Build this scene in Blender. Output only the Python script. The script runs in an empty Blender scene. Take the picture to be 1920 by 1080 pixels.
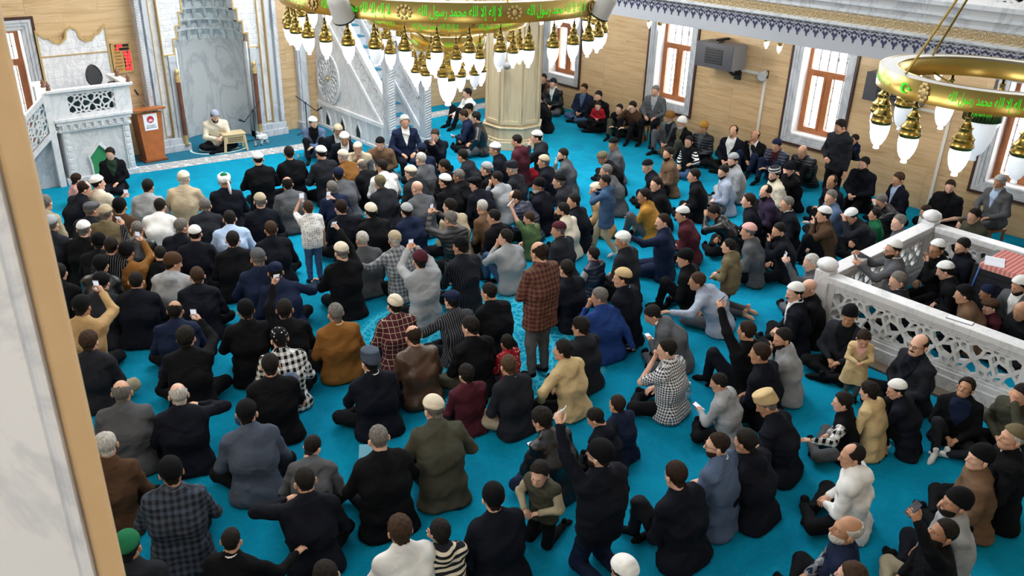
import bpy, math, random
import numpy as np
from mathutils import Matrix, Vector

# ---------------------------------------------------------------- camera, light, exposure
scene = bpy.context.scene
COL = scene.collection
CAM_H, FOCAL = 5.7, 1600.0
YAW, PITCH, ROLL = math.radians(41.4), math.radians(25.35), math.radians(-1.7)


def camera_axes():
    f = np.array([math.sin(YAW) * math.cos(PITCH), math.cos(YAW) * math.cos(PITCH), -math.sin(PITCH)])
    r = np.array([math.cos(YAW), -math.sin(YAW), 0.0])
    d = np.cross(f, r)
    c, s = math.cos(ROLL), math.sin(ROLL)
    return c * r + s * d, -s * r + c * d, f


AX = camera_axes()
cam_data = bpy.data.cameras.new('camera')
cam = bpy.data.objects.new('camera', cam_data)
COL.objects.link(cam)
M = Matrix.Identity(4)
for i in range(3):
    M[i][0], M[i][1], M[i][2] = AX[0][i], -AX[1][i], -AX[2][i]
M[2][3] = CAM_H
cam.matrix_world = M
cam_data.sensor_width = 36.0
cam_data.lens = FOCAL / 1920 * 36.0
cam_data.clip_start, cam_data.clip_end = 0.05, 300
cam_data.dof.use_dof = True
cam_data.dof.focus_distance = 12.0
cam_data.dof.aperture_fstop = 9.0
scene.camera = cam
scene.view_settings.view_transform = 'Standard'
scene.view_settings.look = 'None'
scene.view_settings.gamma = 1.0
scene.view_settings.use_curve_mapping = False
scene.view_settings.exposure = 0.0

world = bpy.data.worlds.new('overcast_sky')
scene.world = world
world.use_nodes = True
wn = world.node_tree
bg = wn.nodes['Background']
bg.inputs['Color'].default_value = (0.93, 0.97, 1.0, 1)
bg.inputs['Strength'].default_value = 12.0
# ---------------------------------------------------------------- helpers
def ray(u, v):
    d = np.array([(u - 960) / FOCAL, (v - 540) / FOCAL, 1.0])
    return AX[0] * d[0] + AX[1] * d[1] + AX[2]


def at_height(u, v, z):
    d = ray(u, v)
    return np.array([0, 0, CAM_H]) + d * ((z - CAM_H) / d[2])


def tag(o, label=None, cat=None, group=None, kind=None):
    if label: o['label'] = label
    if cat: o['category'] = cat
    if group: o['group'] = group
    if kind: o['kind'] = kind
    return o


def thing(name, label, cat, loc=(0, 0, 0), rz=0.0, group=None):
    o = bpy.data.objects.new(name, None)
    COL.objects.link(o)
    o.empty_display_size = 0.1
    o.location = loc
    o.rotation_euler = (0, 0, rz)
    return tag(o, label, cat, group)


def link(name, me, parent=None, mat=None, matrix=None):
    o = bpy.data.objects.new(name, me)
    COL.objects.link(o)
    if parent is not None: o.parent = parent
    if mat is not None:
        if not len(me.materials): me.materials.append(mat)
        if me.materials[0] is not mat:
            o.material_slots[0].link = 'OBJECT'
            o.material_slots[0].material = mat
    if matrix is not None: o.matrix_local = matrix
    return o


def copy_tree(o, parent=None):
    c = o.copy()
    COL.objects.link(c)
    c.parent = parent
    for ch in list(o.children): copy_tree(ch, c)
    return c


def np_mesh(name, verts, quads, smooth=True, mats=(), midx=None, tris=None):
    me = bpy.data.meshes.new(name)
    verts = np.asarray(verts, np.float32)
    nq = len(quads); nt = 0 if tris is None else len(tris)
    me.vertices.add(len(verts))
    me.vertices.foreach_set('co', verts.ravel())
    loops = np.asarray(quads, np.int32).ravel()
    if nt: loops = np.concatenate([loops, np.asarray(tris, np.int32).ravel()])
    me.loops.add(len(loops))
    me.loops.foreach_set('vertex_index', loops)
    me.polygons.add(nq + nt)
    st = np.concatenate([np.arange(nq) * 4, nq * 4 + np.arange(nt) * 3]).astype(np.int32)
    me.polygons.foreach_set('loop_start', st)
    me.polygons.foreach_set('use_smooth', np.full(nq + nt, smooth, bool))
    for m in mats: me.materials.append(m)
    if midx is not None: me.polygons.foreach_set('material_index', np.asarray(midx, np.int32))
    me.update(calc_edges=True)
    return me


class MB:
    """collects shapes into one mesh"""
    def __init__(s): s.v, s.f = [], []

    def add(s, vs, fs):
        n = len(s.v)
        s.v += [tuple(p) for p in vs]
        s.f += [tuple(i + n for i in f) for f in fs]
        return s

    def box(s, x0, x1, y0, y1, z0, z1):
        vs = [(x, y, z) for z in (z0, z1) for y in (y0, y1) for x in (x0, x1)]
        return s.add(vs, [(0, 2, 3, 1), (4, 5, 7, 6), (0, 1, 5, 4), (1, 3, 7, 5), (3, 2, 6, 7), (2, 0, 4, 6)])

    def obox(s, c, ax, h):
        c = np.array(c, float); ax = [np.array(a, float) for a in ax]
        vs = [c + ax[0] * h[0] * i + ax[1] * h[1] * j + ax[2] * h[2] * k for k in (-1, 1) for j in (-1, 1) for i in (-1, 1)]
        return s.add(vs, [(0, 2, 3, 1), (4, 5, 7, 6), (0, 1, 5, 4), (1, 3, 7, 5), (3, 2, 6, 7), (2, 0, 4, 6)])

    def bar(s, a, b, w, h, up=(0, 0, 1), ext=0.0):
        a = np.array(a, float); b = np.array(b, float)
        d = b - a; L = np.linalg.norm(d)
        if L < 1e-6: return s
        d /= L
        u = np.array(up, float); u -= d * (u @ d)
        n = np.linalg.norm(u)
        if n < 1e-4:
            u = np.array([1.0, 0, 0]) - d * d[0]; n = np.linalg.norm(u)
        u /= n
        w_ = np.cross(d, u)
        s.k = getattr(s, 'k', 0) + 1      # tiny size steps keep crossing bars from lying in one plane
        return s.obox((a + b) / 2, (d, w_, u), (L / 2 + ext, w / 2 * (1 + .013 * (s.k % 4)), h / 2 * (1 + .03 * (s.k % 5))))

    def tube(s, pts, r, n=8, cap=True):
        pts = [np.array(p, float) for p in pts]
        rs = r if hasattr(r, '__len__') else [r] * len(pts)
        vs = []
        pu = None
        for i, p in enumerate(pts):
            t = pts[min(i + 1, len(pts) - 1)] - pts[max(i - 1, 0)]
            t = t / (np.linalg.norm(t) + 1e-9)
            if pu is None:
                pu = np.array([0, 0, 1.0]) if abs(t[2]) < 0.9 else np.array([1.0, 0, 0])
            u = pu - t * (pu @ t); u /= np.linalg.norm(u) + 1e-9
            pu = u
            w = np.cross(t, u)
            for k in range(n):
                a = 2 * math.pi * k / n
                vs.append(p + rs[i] * (math.cos(a) * u + math.sin(a) * w))
        fs = []
        for i in range(len(pts) - 1):
            for k in range(n):
                k2 = (k + 1) % n
                fs.append((i * n + k, i * n + k2, (i + 1) * n + k2, (i + 1) * n + k))
        if cap:
            fs.append(tuple(range(n))[::-1])
            fs.append(tuple((len(pts) - 1) * n + k for k in range(n)))
        return s.add(vs, fs)

    def lathe(s, prof, n=16, c=(0, 0, 0), a0=0.0, a1=2 * math.pi, sx=1.0, sy=1.0):
        full = abs(a1 - a0 - 2 * math.pi) < 1e-6
        m = n if full else n + 1
        vs = []
        for r, z in prof:
            for k in range(m):
                a = a0 + (a1 - a0) * k / n
                vs.append((c[0] + r * math.cos(a) * sx, c[1] + r * math.sin(a) * sy, c[2] + z))
        fs = []
        for i in range(len(prof) - 1):
            for k in range(n):
                k2 = (k + 1) % m
                fs.append((i * m + k, i * m + k2, (i + 1) * m + k2, (i + 1) * m + k))
        return s.add(vs, fs)

    def poly(s, pts, off):
        """prism from an outline of 3-d points and an offset vector"""
        n = len(pts); off = np.array(off, float)
        vs = [np.array(p, float) for p in pts]
        vs += [p + off for p in vs]
        fs = [tuple(range(n))[::-1], tuple(range(n, 2 * n))]
        for i in range(n):
            j = (i + 1) % n
            fs.append((i, j, n + j, n + i))
        return s.add(vs, fs)

    def sphere(s, c, r, n=10, m=6):
        r = r if hasattr(r, '__len__') else (r, r, r)
        vs = [(c[0], c[1], c[2] - r[2])]
        for i in range(1, m):
            a = -math.pi / 2 + math.pi * i / m
            for k in range(n):
                b = 2 * math.pi * k / n
                vs.append((c[0] + r[0] * math.cos(a) * math.cos(b), c[1] + r[1] * math.cos(a) * math.sin(b), c[2] + r[2] * math.sin(a)))
        vs.append((c[0], c[1], c[2] + r[2]))
        fs = []
        for k in range(n):
            k2 = (k + 1) % n
            fs.append((0, 1 + k2, 1 + k))
            for i in range(m - 2):
                fs.append((1 + i * n + k, 1 + i * n + k2, 1 + (i + 1) * n + k2, 1 + (i + 1) * n + k))
            fs.append((1 + (m - 2) * n + k, 1 + (m - 2) * n + k2, len(vs) - 1))
        return s.add(vs, fs)

    def mesh(s, name, smooth=False):
        me = bpy.data.meshes.new(name)
        me.from_pydata(s.v, [], s.f)
        if smooth: me.polygons.foreach_set('use_smooth', [True] * len(me.polygons))
        me.update()
        return me

    def obj(s, name, mat, parent=None, smooth=False, bevel=0.0, matrix=None):
        o = link(name, s.mesh(name, smooth), parent, mat, matrix)
        if smooth and not bevel:
            pass
        if bevel:
            md = o.modifiers.new('bevel', 'BEVEL'); md.width = bevel; md.segments = 2; md.limit_method = 'ANGLE'
        return o


def structure(o):
    o['kind'] = 'structure'
    return o


# ---------------------------------------------------------------- materials
MATS = {}


def srgb(h):
    c = [int(h[i:i + 2], 16) / 255 for i in (0, 2, 4)]
    return tuple(x / 12.92 if x <= 0.04045 else ((x + 0.055) / 1.055) ** 2.4 for x in c)


class NT:
    """small node-tree writer"""
    def __init__(s, name, rough=0.6, metal=0.0, col=(0.5, 0.5, 0.5)):
        s.m = bpy.data.materials.new(name); s.m.use_nodes = True
        s.t = s.m.node_tree
        s.b = s.t.nodes['Principled BSDF']
        s.b.inputs['Roughness'].default_value = rough
        s.b.inputs['Metallic'].default_value = metal
        s.b.inputs['Base Color'].default_value = (*col, 1)

    def n(s, typ, **kw):
        nd = s.t.nodes.new(typ)
        for k, v in kw.items():
            if k in nd.inputs: nd.inputs[k].default_value = v
            else: setattr(nd, k, v)
        return nd

    def l(s, a, b): s.t.links.new(a, b)

    def coord(s, scale=(1, 1, 1), rnd=False):
        tc = s.n('ShaderNodeTexCoord')
        mp = s.n('ShaderNodeMapping')
        mp.inputs['Scale'].default_value = scale
        s.l(tc.outputs['Object'], mp.inputs['Vector'])
        if rnd:
            oi = s.n('ShaderNodeObjectInfo')
            mu = s.n('ShaderNodeVectorMath', operation='SCALE')
            s.l(oi.outputs['Random'], mu.inputs['Scale'])
            mu.inputs[0].default_value = (37.0, 51.0, 23.0)
            s.l(mu.outputs[0], mp.inputs['Location'])
        return mp.outputs[0]

    def ramp(s, fac, stops, interp='LINEAR'):
        r = s.n('ShaderNodeValToRGB')
        r.color_ramp.interpolation = interp
        e = r.color_ramp.elements
        while len(e) < len(stops): e.new(0.5)
        for el, (p, c) in zip(e, stops):
            el.position = p
            el.color = (*c, 1) if len(c) == 3 else c
        s.l(fac, r.inputs[0])
        return r.outputs[0]

    def noise(s, vec, scale=5.0, detail=3.0, rough=0.55, dist=0.0):
        t = s.n('ShaderNodeTexNoise')
        t.inputs['Scale'].default_value = scale; t.inputs['Detail'].default_value = detail
        t.inputs['Roughness'].default_value = rough; t.inputs['Distortion'].default_value = dist
        if vec is not None: s.l(vec, t.inputs['Vector'])
        return t.outputs[0]

    def math(s, op, a, b=None, clamp=False):
        t = s.n('ShaderNodeMath', operation=op, use_clamp=clamp)
        for i, x in enumerate((a, b)):
            if x is None: continue
            if isinstance(x, (int, float)): t.inputs[i].default_value = x
            else: s.l(x, t.inputs[i])
        return t.outputs[0]

    def mix(s, fac, a, b):
        t = s.n('ShaderNodeMix', data_type='RGBA')
        for k, x in ((0, fac), (6, a), (7, b)):
            if isinstance(x, (int, float)): t.inputs[k].default_value = x
            elif isinstance(x, tuple): t.inputs[k].default_value = (*x[:3], 1)
            else: s.l(x, t.inputs[k])
        return t.outputs[2]

    def bump(s, h, strength=0.3, dist=0.01):
        t = s.n('ShaderNodeBump')
        t.inputs['Strength'].default_value = strength; t.inputs['Distance'].default_value = dist
        s.l(h, t.inputs['Height']); s.l(t.outputs[0], s.b.inputs['Normal'])

    def color(s, out): s.l(out, s.b.inputs['Base Color'])


def plain(name, hexc, rough=0.5, metal=0.0, emit=0.0, noise=0.0):
    if name in MATS: return MATS[name]
    c = srgb(hexc)
    t = NT(name, rough, metal, c)
    if noise:
        nz = t.noise(t.coord(), 6.0)
        t.color(t.ramp(nz, [(0.3, tuple(x * (1 - noise) for x in c)), (0.7, tuple(min(1, x * (1 + noise)) for x in c))]))
    if emit:
        t.b.inputs['Emission Color'].default_value = (*c, 1)
        t.b.inputs['Emission Strength'].default_value = emit
    MATS[name] = t.m
    return t.m


def marble_mat(name, a, b, vein=0.5, scale=1.0, rough=0.35, carve=0.0):
    if name in MATS: return MATS[name]
    t = NT(name, rough)
    v = t.coord((1 * scale, 1 * scale, 0.45 * scale), rnd=True)
    n1 = t.noise(v, 1.6, 6, 0.6, 1.8)
    w = t.math('SUBTRACT', n1, 0.5)
    w = t.math('ABSOLUTE', w)
    col = t.ramp(w, [(0.0, srgb(b)), (0.035 + 0.05 * vein, srgb(a)), (1.0, srgb(a))])
    n2 = t.noise(v, 4.0, 4)
    col2 = t.mix(t.math('MULTIPLY', n2, 0.35), col, srgb(b))
    t.color(col2)
    if carve:
        vo = t.n('ShaderNodeTexVoronoi', feature='DISTANCE_TO_EDGE')
        vo.inputs['Scale'].default_value = carve; vo.inputs['Randomness'].default_value = 0.3
        t.l(t.coord(), vo.inputs['Vector'])
        h = t.ramp(vo.outputs['Distance'], [(0.0, (0, 0, 0)), (0.12, (1, 1, 1))])
        t.bump(h, 0.5, 0.01)
    MATS[name] = t.m
    return t.m


def travertine_mat():
    t = NT('travertine_cladding', 0.38)
    v = t.coord((0.55, 0.55, 9.0), rnd=True)
    n1 = t.noise(v, 1.6, 7, 0.7, 0.5)
    v2 = t.coord((1.2, 1.2, 30.0), rnd=True)
    n2 = t.noise(v2, 1.0, 3)
    c = t.ramp(n1, [(0.25, srgb('97784f')), (0.42, srgb('b6966c')), (0.58, srgb('cbae84')), (0.75, srgb('ad8d62'))])
    c = t.mix(t.math('MULTIPLY', n2, 0.3), c, srgb('dcc4a2'))
    t.color(c)
    MATS['trav'] = t.m
    return t.m


def carpet_mat():
    t = NT('turquoise_carpet', 0.95)
    t.b.inputs['Specular IOR Level'].default_value = 0.1
    v = t.coord()
    n1 = t.noise(v, 1.1, 5, 0.65, 1.2)
    n2 = t.noise(v, 90.0, 2)
    base = t.ramp(n1, [(0.28, (0.0, 0.17, 0.29)), (0.72, (0.0, 0.27, 0.42))])
    # woven tone-on-tone arabesque: thin paler outlines
    vo = t.n('ShaderNodeTexVoronoi', feature='DISTANCE_TO_EDGE'); vo.inputs['Scale'].default_value = 5.5
    nv = t.n('ShaderNodeTexNoise'); nv.inputs['Scale'].default_value = 3.0
    t.l(v, nv.inputs['Vector'])
    wv = t.n('ShaderNodeVectorMath', operation='MULTIPLY_ADD'); wv.inputs[1].default_value = (0.35, 0.35, 0.35)
    t.l(nv.outputs[1], wv.inputs[0]); t.l(v, wv.inputs[2])
    t.l(wv.outputs[0], vo.inputs['Vector'])
    lines = t.ramp(vo.outputs['Distance'], [(0.0, (1, 1, 1)), (0.05, (0, 0, 0))])
    # centre medallion: distance from its middle
    sep = t.n('ShaderNodeVectorMath', operation='DISTANCE'); t.l(v, sep.inputs[0]); sep.inputs[1].default_value = (6.45, 7.9, 0)
    dist = sep.outputs['Value']
    inside = t.ramp(t.math('MULTIPLY', dist, 0.5), [(0.0, (1, 1, 1)), (0.86, (1, 1, 1)), (0.9, (0, 0, 0))])
    rings = t.ramp(t.math('FRACT', t.math('MULTIPLY', dist, 4.2)), [(0.0, (1, 1, 1)), (0.14, (1, 1, 1)), (0.2, (0, 0, 0))])
    vo2 = t.n('ShaderNodeTexVoronoi', feature='DISTANCE_TO_EDGE'); vo2.inputs['Scale'].default_value = 9.0
    t.l(wv.outputs[0], vo2.inputs['Vector'])
    fine = t.ramp(vo2.outputs['Distance'], [(0.0, (1, 1, 1)), (0.07, (1, 1, 1)), (0.11, (0, 0, 0))])
    med = t.math('MULTIPLY', t.math('MAXIMUM', rings, fine), inside)
    fac = t.math('MAXIMUM', t.math('MULTIPLY', lines, 0.05), t.math('MULTIPLY', med, 0.42))
    c = t.mix(fac, base, (0.10, 0.62, 0.78))
    t.color(c)
    t.bump(n2, 0.5, 0.006)
    MATS['carpet'] = t.m
    return t.m


def fabric(code):
    """clothing materials: colour[:pattern[:second colour]]"""
    if code in MATS: return MATS[code]
    parts = code.split(':')
    c = srgb(CLOTH.get(parts[0], parts[0]))
    pat = parts[1] if len(parts) > 1 else ''
    c2 = srgb(CLOTH.get(parts[2], parts[2])) if len(parts) > 2 else (0.7, 0.7, 0.7)
    t = NT('cloth_' + code.replace(':', '_'), 0.85)
    t.b.inputs['Specular IOR Level'].default_value = 0.12
    v = t.coord((1, 1, 1), rnd=True)
    base = None
    nz = t.noise(v, 4.0, 3)
    col = t.ramp(nz, [(0.3, tuple(x * 0.82 for x in c)), (0.7, tuple(min(1, x * 1.15 + 0.002) for x in c))])
    ob = t.coord()
    sx = t.n('ShaderNodeSeparateXYZ'); t.l(ob, sx.inputs[0])

    tcn = t.n('ShaderNodeTexCoord'); sn = t.n('ShaderNodeSeparateXYZ'); t.l(tcn.outputs['Normal'], sn.inputs[0])
    sel = t.math('GREATER_THAN', t.math('ABSOLUTE', sn.outputs[0]), t.math('MULTIPLY', t.math('ABSOLUTE', sn.outputs[1]), 1.3))
    xy = t.math('ADD', t.math('MULTIPLY', sel, sx.outputs[1]), t.math('MULTIPLY', t.math('SUBTRACT', 1.0, sel), sx.outputs[0]))

    def stripe(axis, freq, width, soft=0.02):
        a = t.math('FRACT', t.math('ADD', t.math('MULTIPLY', xy if axis == 0 else sx.outputs[axis], freq), 20.0))
        return t.ramp(a, [(0.0, (1, 1, 1)), (width, (1, 1, 1)), (width + soft, (0, 0, 0))])
    if pat == 'check':      # bold two-way check
        f = t.math('MULTIPLY', t.math('ADD', stripe(0, 14, .5), stripe(2, 14, .5)), 0.5)
        col = t.mix(f, col, c2)
    elif pat == 'gingham':
        f = t.math('MULTIPLY', t.math('ADD', stripe(0, 32, .5), stripe(2, 32, .5)), 0.5)
        col = t.mix(f, col, c2)
    elif pat == 'pane':     # windowpane lines
        f = t.math('MAXIMUM', stripe(0, 15, .1), stripe(2, 15, .1))
        col = t.mix(f, col, c2)
    elif pat == 'softpane':
        f = t.math('MULTIPLY', t.math('ADD', stripe(0, 17, .4, .2), stripe(2, 17, .4, .2)), 0.5)
        col = t.mix(f, col, c2)
    elif pat == 'pin':
        col = t.mix(t.math('MULTIPLY', stripe(0, 34, .18), 0.55), col, c2)
    elif pat == 'stripe':
        col = t.mix(stripe(2, 20, .5), col, c2)
    elif pat == 'dots':
        vo = t.n('ShaderNodeTexVoronoi'); vo.inputs['Scale'].default_value = 28; vo.inputs['Randomness'].default_value = 0.3
        t.l(ob, vo.inputs['Vector'])
        col = t.mix(t.ramp(vo.outputs['Distance'], [(0.0, (1, 1, 1)), (0.22, (1, 1, 1)), (0.28, (0, 0, 0))]), col, c2)
    t.color(col)
    if pat == 'puffer':
        w = t.math('FRACT', t.math('MULTIPLY', sx.outputs[2], 16.0))
        h = t.math('SINE', t.math('MULTIPLY', w, math.pi))
        t.bump(h, 0.6, 0.015); t.b.inputs['Roughness'].default_value = 0.5
        t.b.inputs['Specular IOR Level'].default_value = 0.5
    elif pat == 'leather':
        t.bump(t.noise(v, 9.0, 4), 0.7, 0.02); t.b.inputs['Roughness'].default_value = 0.36
        t.b.inputs['Specular IOR Level'].default_value = 0.5
    elif pat == 'knit':
        wv = t.n('ShaderNodeTexWave'); wv.inputs['Scale'].default_value = 26; wv.inputs['Distortion'].default_value = 0.6
        t.l(ob, wv.inputs['Vector']); t.bump(wv.outputs[1], 0.35, 0.006)
    else:
        vf = t.coord((2.5, 2.5, 4.0), rnd=True)
        seam = t.math('MULTIPLY', t.math('LESS_THAN', t.math('ABSOLUTE', sx.outputs[0]), 0.004), t.math('LESS_THAN', sn.outputs[1], -.1))
        t.bump(t.math('SUBTRACT', t.noise(vf, 1.5, 2.5, 0.45, 0.8), t.math('MULTIPLY', seam, .1)), 0.6, 0.06)
    MATS[code] = t.m
    return t.m


CLOTH = dict(k='0c0d11', d='10131d', n='17213a', c='22242a', g='54565a', lg='9c9fa2', w='e4e4e2', cr='ded3bd', b='4a3526', cm='7d5427', t='b49468',
             o='45453a', ol='6b6149', m='4a1f28', bl='24407e', sb='52637f', gb='47505f', lb='a9c0e0', r='a3202b', gn='56704a', dg='24372b',
             mu='a87b35', dn='3a5474', kh='a59a82', pk='d9a5a0', lv='9aa3b4', be='b5a68c', br='6b5340', wt='f2f1ee', tc='c9b083', pu='31263b', fr='1f6a45')
# ---------------------------------------------------------------- people: implicit surfaces turned into meshes
def smin(a, b, k):
    h = np.maximum(k - np.abs(a - b), 0) / k
    return np.minimum(a, b) - h * h * k * 0.25


def cone(P, a, b, ra, rb):
    a = np.asarray(a, np.float32); b = np.asarray(b, np.float32)
    ab = b - a
    L = float(ab @ ab) + 1e-9
    t = np.clip((P - a) @ ab / L, 0, 1)
    q = P - a - t[:, None] * ab
    return np.sqrt(np.einsum('ij,ij->i', q, q)) - (ra + (rb - ra) * t)


def ellip(P, c, r):
    q = (P - np.asarray(c, np.float32)) / np.asarray(r, np.float32)
    l = np.sqrt(np.einsum('ij,ij->i', q, q))
    q2 = q / np.asarray(r, np.float32)
    g = np.sqrt(np.einsum('ij,ij->i', q2, q2)) + 1e-6
    return l * (l - 1) / g


def sdf_mesh(fn, lo, hi, h):
    lo = np.asarray(lo, np.float32) - 1.5 * h
    n = np.ceil((np.asarray(hi) - lo) / h).astype(int) + 2
    ax = [lo[i] + h * np.arange(n[i], dtype=np.float32) for i in range(3)]
    G = np.stack(np.meshgrid(*ax, indexing='ij'), -1).reshape(-1, 3).astype(np.float32)
    V = fn(G).reshape(n)
    S = V < 0
    c = np.zeros(n - 1, np.int8)
    for dx in (0, 1):
        for dy in (0, 1):
            for dz in (0, 1):
                c += S[dx:n[0] - 1 + dx, dy:n[1] - 1 + dy, dz:n[2] - 1 + dz]
    act = np.argwhere((c > 0) & (c < 8))
    idx = -np.ones(n - 1, np.int64)
    idx[tuple(act.T)] = np.arange(len(act))
    pos = np.zeros((len(act), 3), np.float32); cnt = np.zeros(len(act), np.float32)
    cor = [(i, j, k) for i in (0, 1) for j in (0, 1) for k in (0, 1)]
    for a in cor:
        for d in range(3):
            if a[d]: continue
            b = list(a); b[d] = 1
            va = V[tuple((act + a).T)]; vb = V[tuple((act + b).T)]
            m = (va < 0) != (vb < 0)
            t = np.where(m, va / np.where(m, va - vb, 1), 0)
            p = np.tile(np.array(a, np.float32), (len(act), 1)); p[:, d] += t
            pos += np.where(m[:, None], p, 0); cnt += m
    P = lo + h * (act + pos / cnt[:, None])
    quads = []
    for d in range(3):
        e1, e2 = [(1, 2), (2, 0), (0, 1)][d]
        sl0 = [slice(None)] * 3; sl1 = [slice(None)] * 3
        sl0[d] = slice(0, n[d] - 1); sl1[d] = slice(1, n[d])
        chg = S[tuple(sl0)] != S[tuple(sl1)]
        E = np.argwhere(chg)
        E = E[(E[:, e1] > 0) & (E[:, e2] > 0) & (E[:, e1] < n[e1] - 1) & (E[:, e2] < n[e2] - 1)]
        if not len(E): continue
        ins = S[tuple(E.T)]
        u = np.zeros(3, int); u[e1] = 1
        w = np.zeros(3, int); w[e2] = 1
        q = np.stack([idx[tuple((E - u - w).T)], idx[tuple((E - w).T)], idx[tuple(E.T)], idx[tuple((E - u).T)]], 1)
        q[~ins] = q[~ins][:, ::-1]
        quads.append(q)
    Q = np.concatenate(quads)
    Q = Q[(Q >= 0).all(1)]
    # one Newton step on to the surface
    e = 0.25 * h
    d0 = fn(P)
    g = np.stack([(fn(P + np.eye(3, dtype=np.float32)[i] * e) - d0) / e for i in range(3)], 1)
    gn = np.einsum('ij,ij->i', g, g) + 0.05
    P = P - np.clip(d0 / gn, -h * .5, h * .5)[:, None] * g
    return P, Q


# ---- head kit (origin between the ears, +Y is where the face looks)
def head_sdf(P, ears=True):
    Q = P.copy(); Q[:, 0] = np.abs(Q[:, 0])
    d = ellip(Q, (0, -.012, .04), (.074, .096, .086))
    d = smin(d, ellip(Q, (0, .03, -.035), (.058, .062, .08)), .04)
    d = smin(d, ellip(Q, (0, .05, -.088), (.036, .038, .026)), .03)          # chin
    d = smin(d, cone(Q, (.05, .0, -.06), (.03, .055, -.085), .016, .014), .03)  # jaw
    d = smin(d, cone(Q, (.012, .088, .024), (.045, .07, .022), .01, .009), .015)  # brow
    d = smin(d, ellip(Q, (.04, .06, -.025), (.02, .018, .018)), .02)          # cheek
    d = -smin(-d, ellip(Q, (.031, .099, .004), (.019, .016, .012)), .008) if False else np.maximum(d, -ellip(Q, (.031, .098, .004), (.018, .014, .011)))
    d = smin(d, cone(Q, (0, .088, .014), (0, .112, -.028), .008, .012), .012)  # nose
    d = smin(d, cone(Q, (0, .1, -.032), (.012, .095, -.034), .009, .008), .008)
    d = smin(d, cone(Q, (0, .088, -.062), (.018, .08, -.062), .008, .005), .008)  # lips
    if ears: d = smin(d, ellip(Q, (.088, -.012, -.008), (.013, .02, .032)), .008)      # ear
    d = smin(d, cone(Q, (0, -.022, -.07), (0, -.04, -.17), .054, .056), .03)   # neck
    return d


def skull(P, o=0.0):
    return ellip(P, (0, -.012, .04), (.074 + o, .096 + o, .086 + o))


def hair_sdf(kind):
    def f(P):
        o = {'thick': .02, 'long': .024, 'crop': .007}.get(kind, .012)
        d = np.minimum(skull(P, o), np.maximum(head_sdf(P, False) - o * .7, P[:, 2] - .05))
        d = d + np.clip(P[:, 1] / .08, 0, 1) * (.008 if kind in ('short', 'fringe', 'thin') else .003)
        cut = P @ np.array([0, .74, -.67], np.float32) + np.clip(.03 - np.abs(np.abs(P[:, 0]) - .045), 0, .03) * np.clip(P[:, 1] * 12, 0, 1) * .35 - (-.003 if kind != 'long' else .008)
        d = np.maximum(d, cut)
        d = np.maximum(d, -(P[:, 2] + {'long': .1, 'crop': .05}.get(kind, .075)))
        Q = np.abs(P[:, 0])
        d = np.maximum(d, -np.maximum(P[:, 2] + .004, -(P[:, 1] + .012)))
        if kind in ('fringe', 'thin'):
            c, r = ((.035, .125), .105) if kind == 'fringe' else ((.07, .13), .085)
            d = np.maximum(d, r - np.sqrt(P[:, 0] ** 2 + ((P[:, 1] - c[0]) * .85) ** 2 + (P[:, 2] - c[1]) ** 2))
        d = d + .0022 * np.sin(P[:, 0] * 150 + 2 * np.sin(P[:, 1] * 60)) * np.sin(P[:, 1] * 130 + P[:, 2] * 90)
        if kind in ('thick', 'long'):
            d = d + .004 * np.sin(P[:, 0] * 90) * np.sin(P[:, 1] * 80 + 1) * np.sin(P[:, 2] * 70)
        return d
    return f


def beard_sdf(kind):
    def f(P):
        d = head_sdf(P, False) - (.012 if kind == 'full' else .005)
        if kind == 'full': d = smin(d, ellip(P, (0, .058, -.105), (.042, .04, .045)), .02)
        d = np.maximum(d, -(P @ np.array([0, -.55, -.835], np.float32) - (.0)))     # below a line from ear to nose
        d = np.maximum(d, -(P[:, 1] - .005))
        d = np.maximum(d, -(P[:, 2] + .16)); d = np.maximum(d, P[:, 2] + .042)
        d = np.maximum(d, -ellip(P, (0, .1, -.062), (.023, .03, .009)))
        return np.maximum(d, np.abs(P[:, 0]) - .078)
    return f


def stache_sdf(P):
    Q = P.copy(); Q[:, 0] = np.abs(Q[:, 0])
    return cone(Q, (.0, .1, -.046), (.026, .085, -.054), .009, .006)


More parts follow.
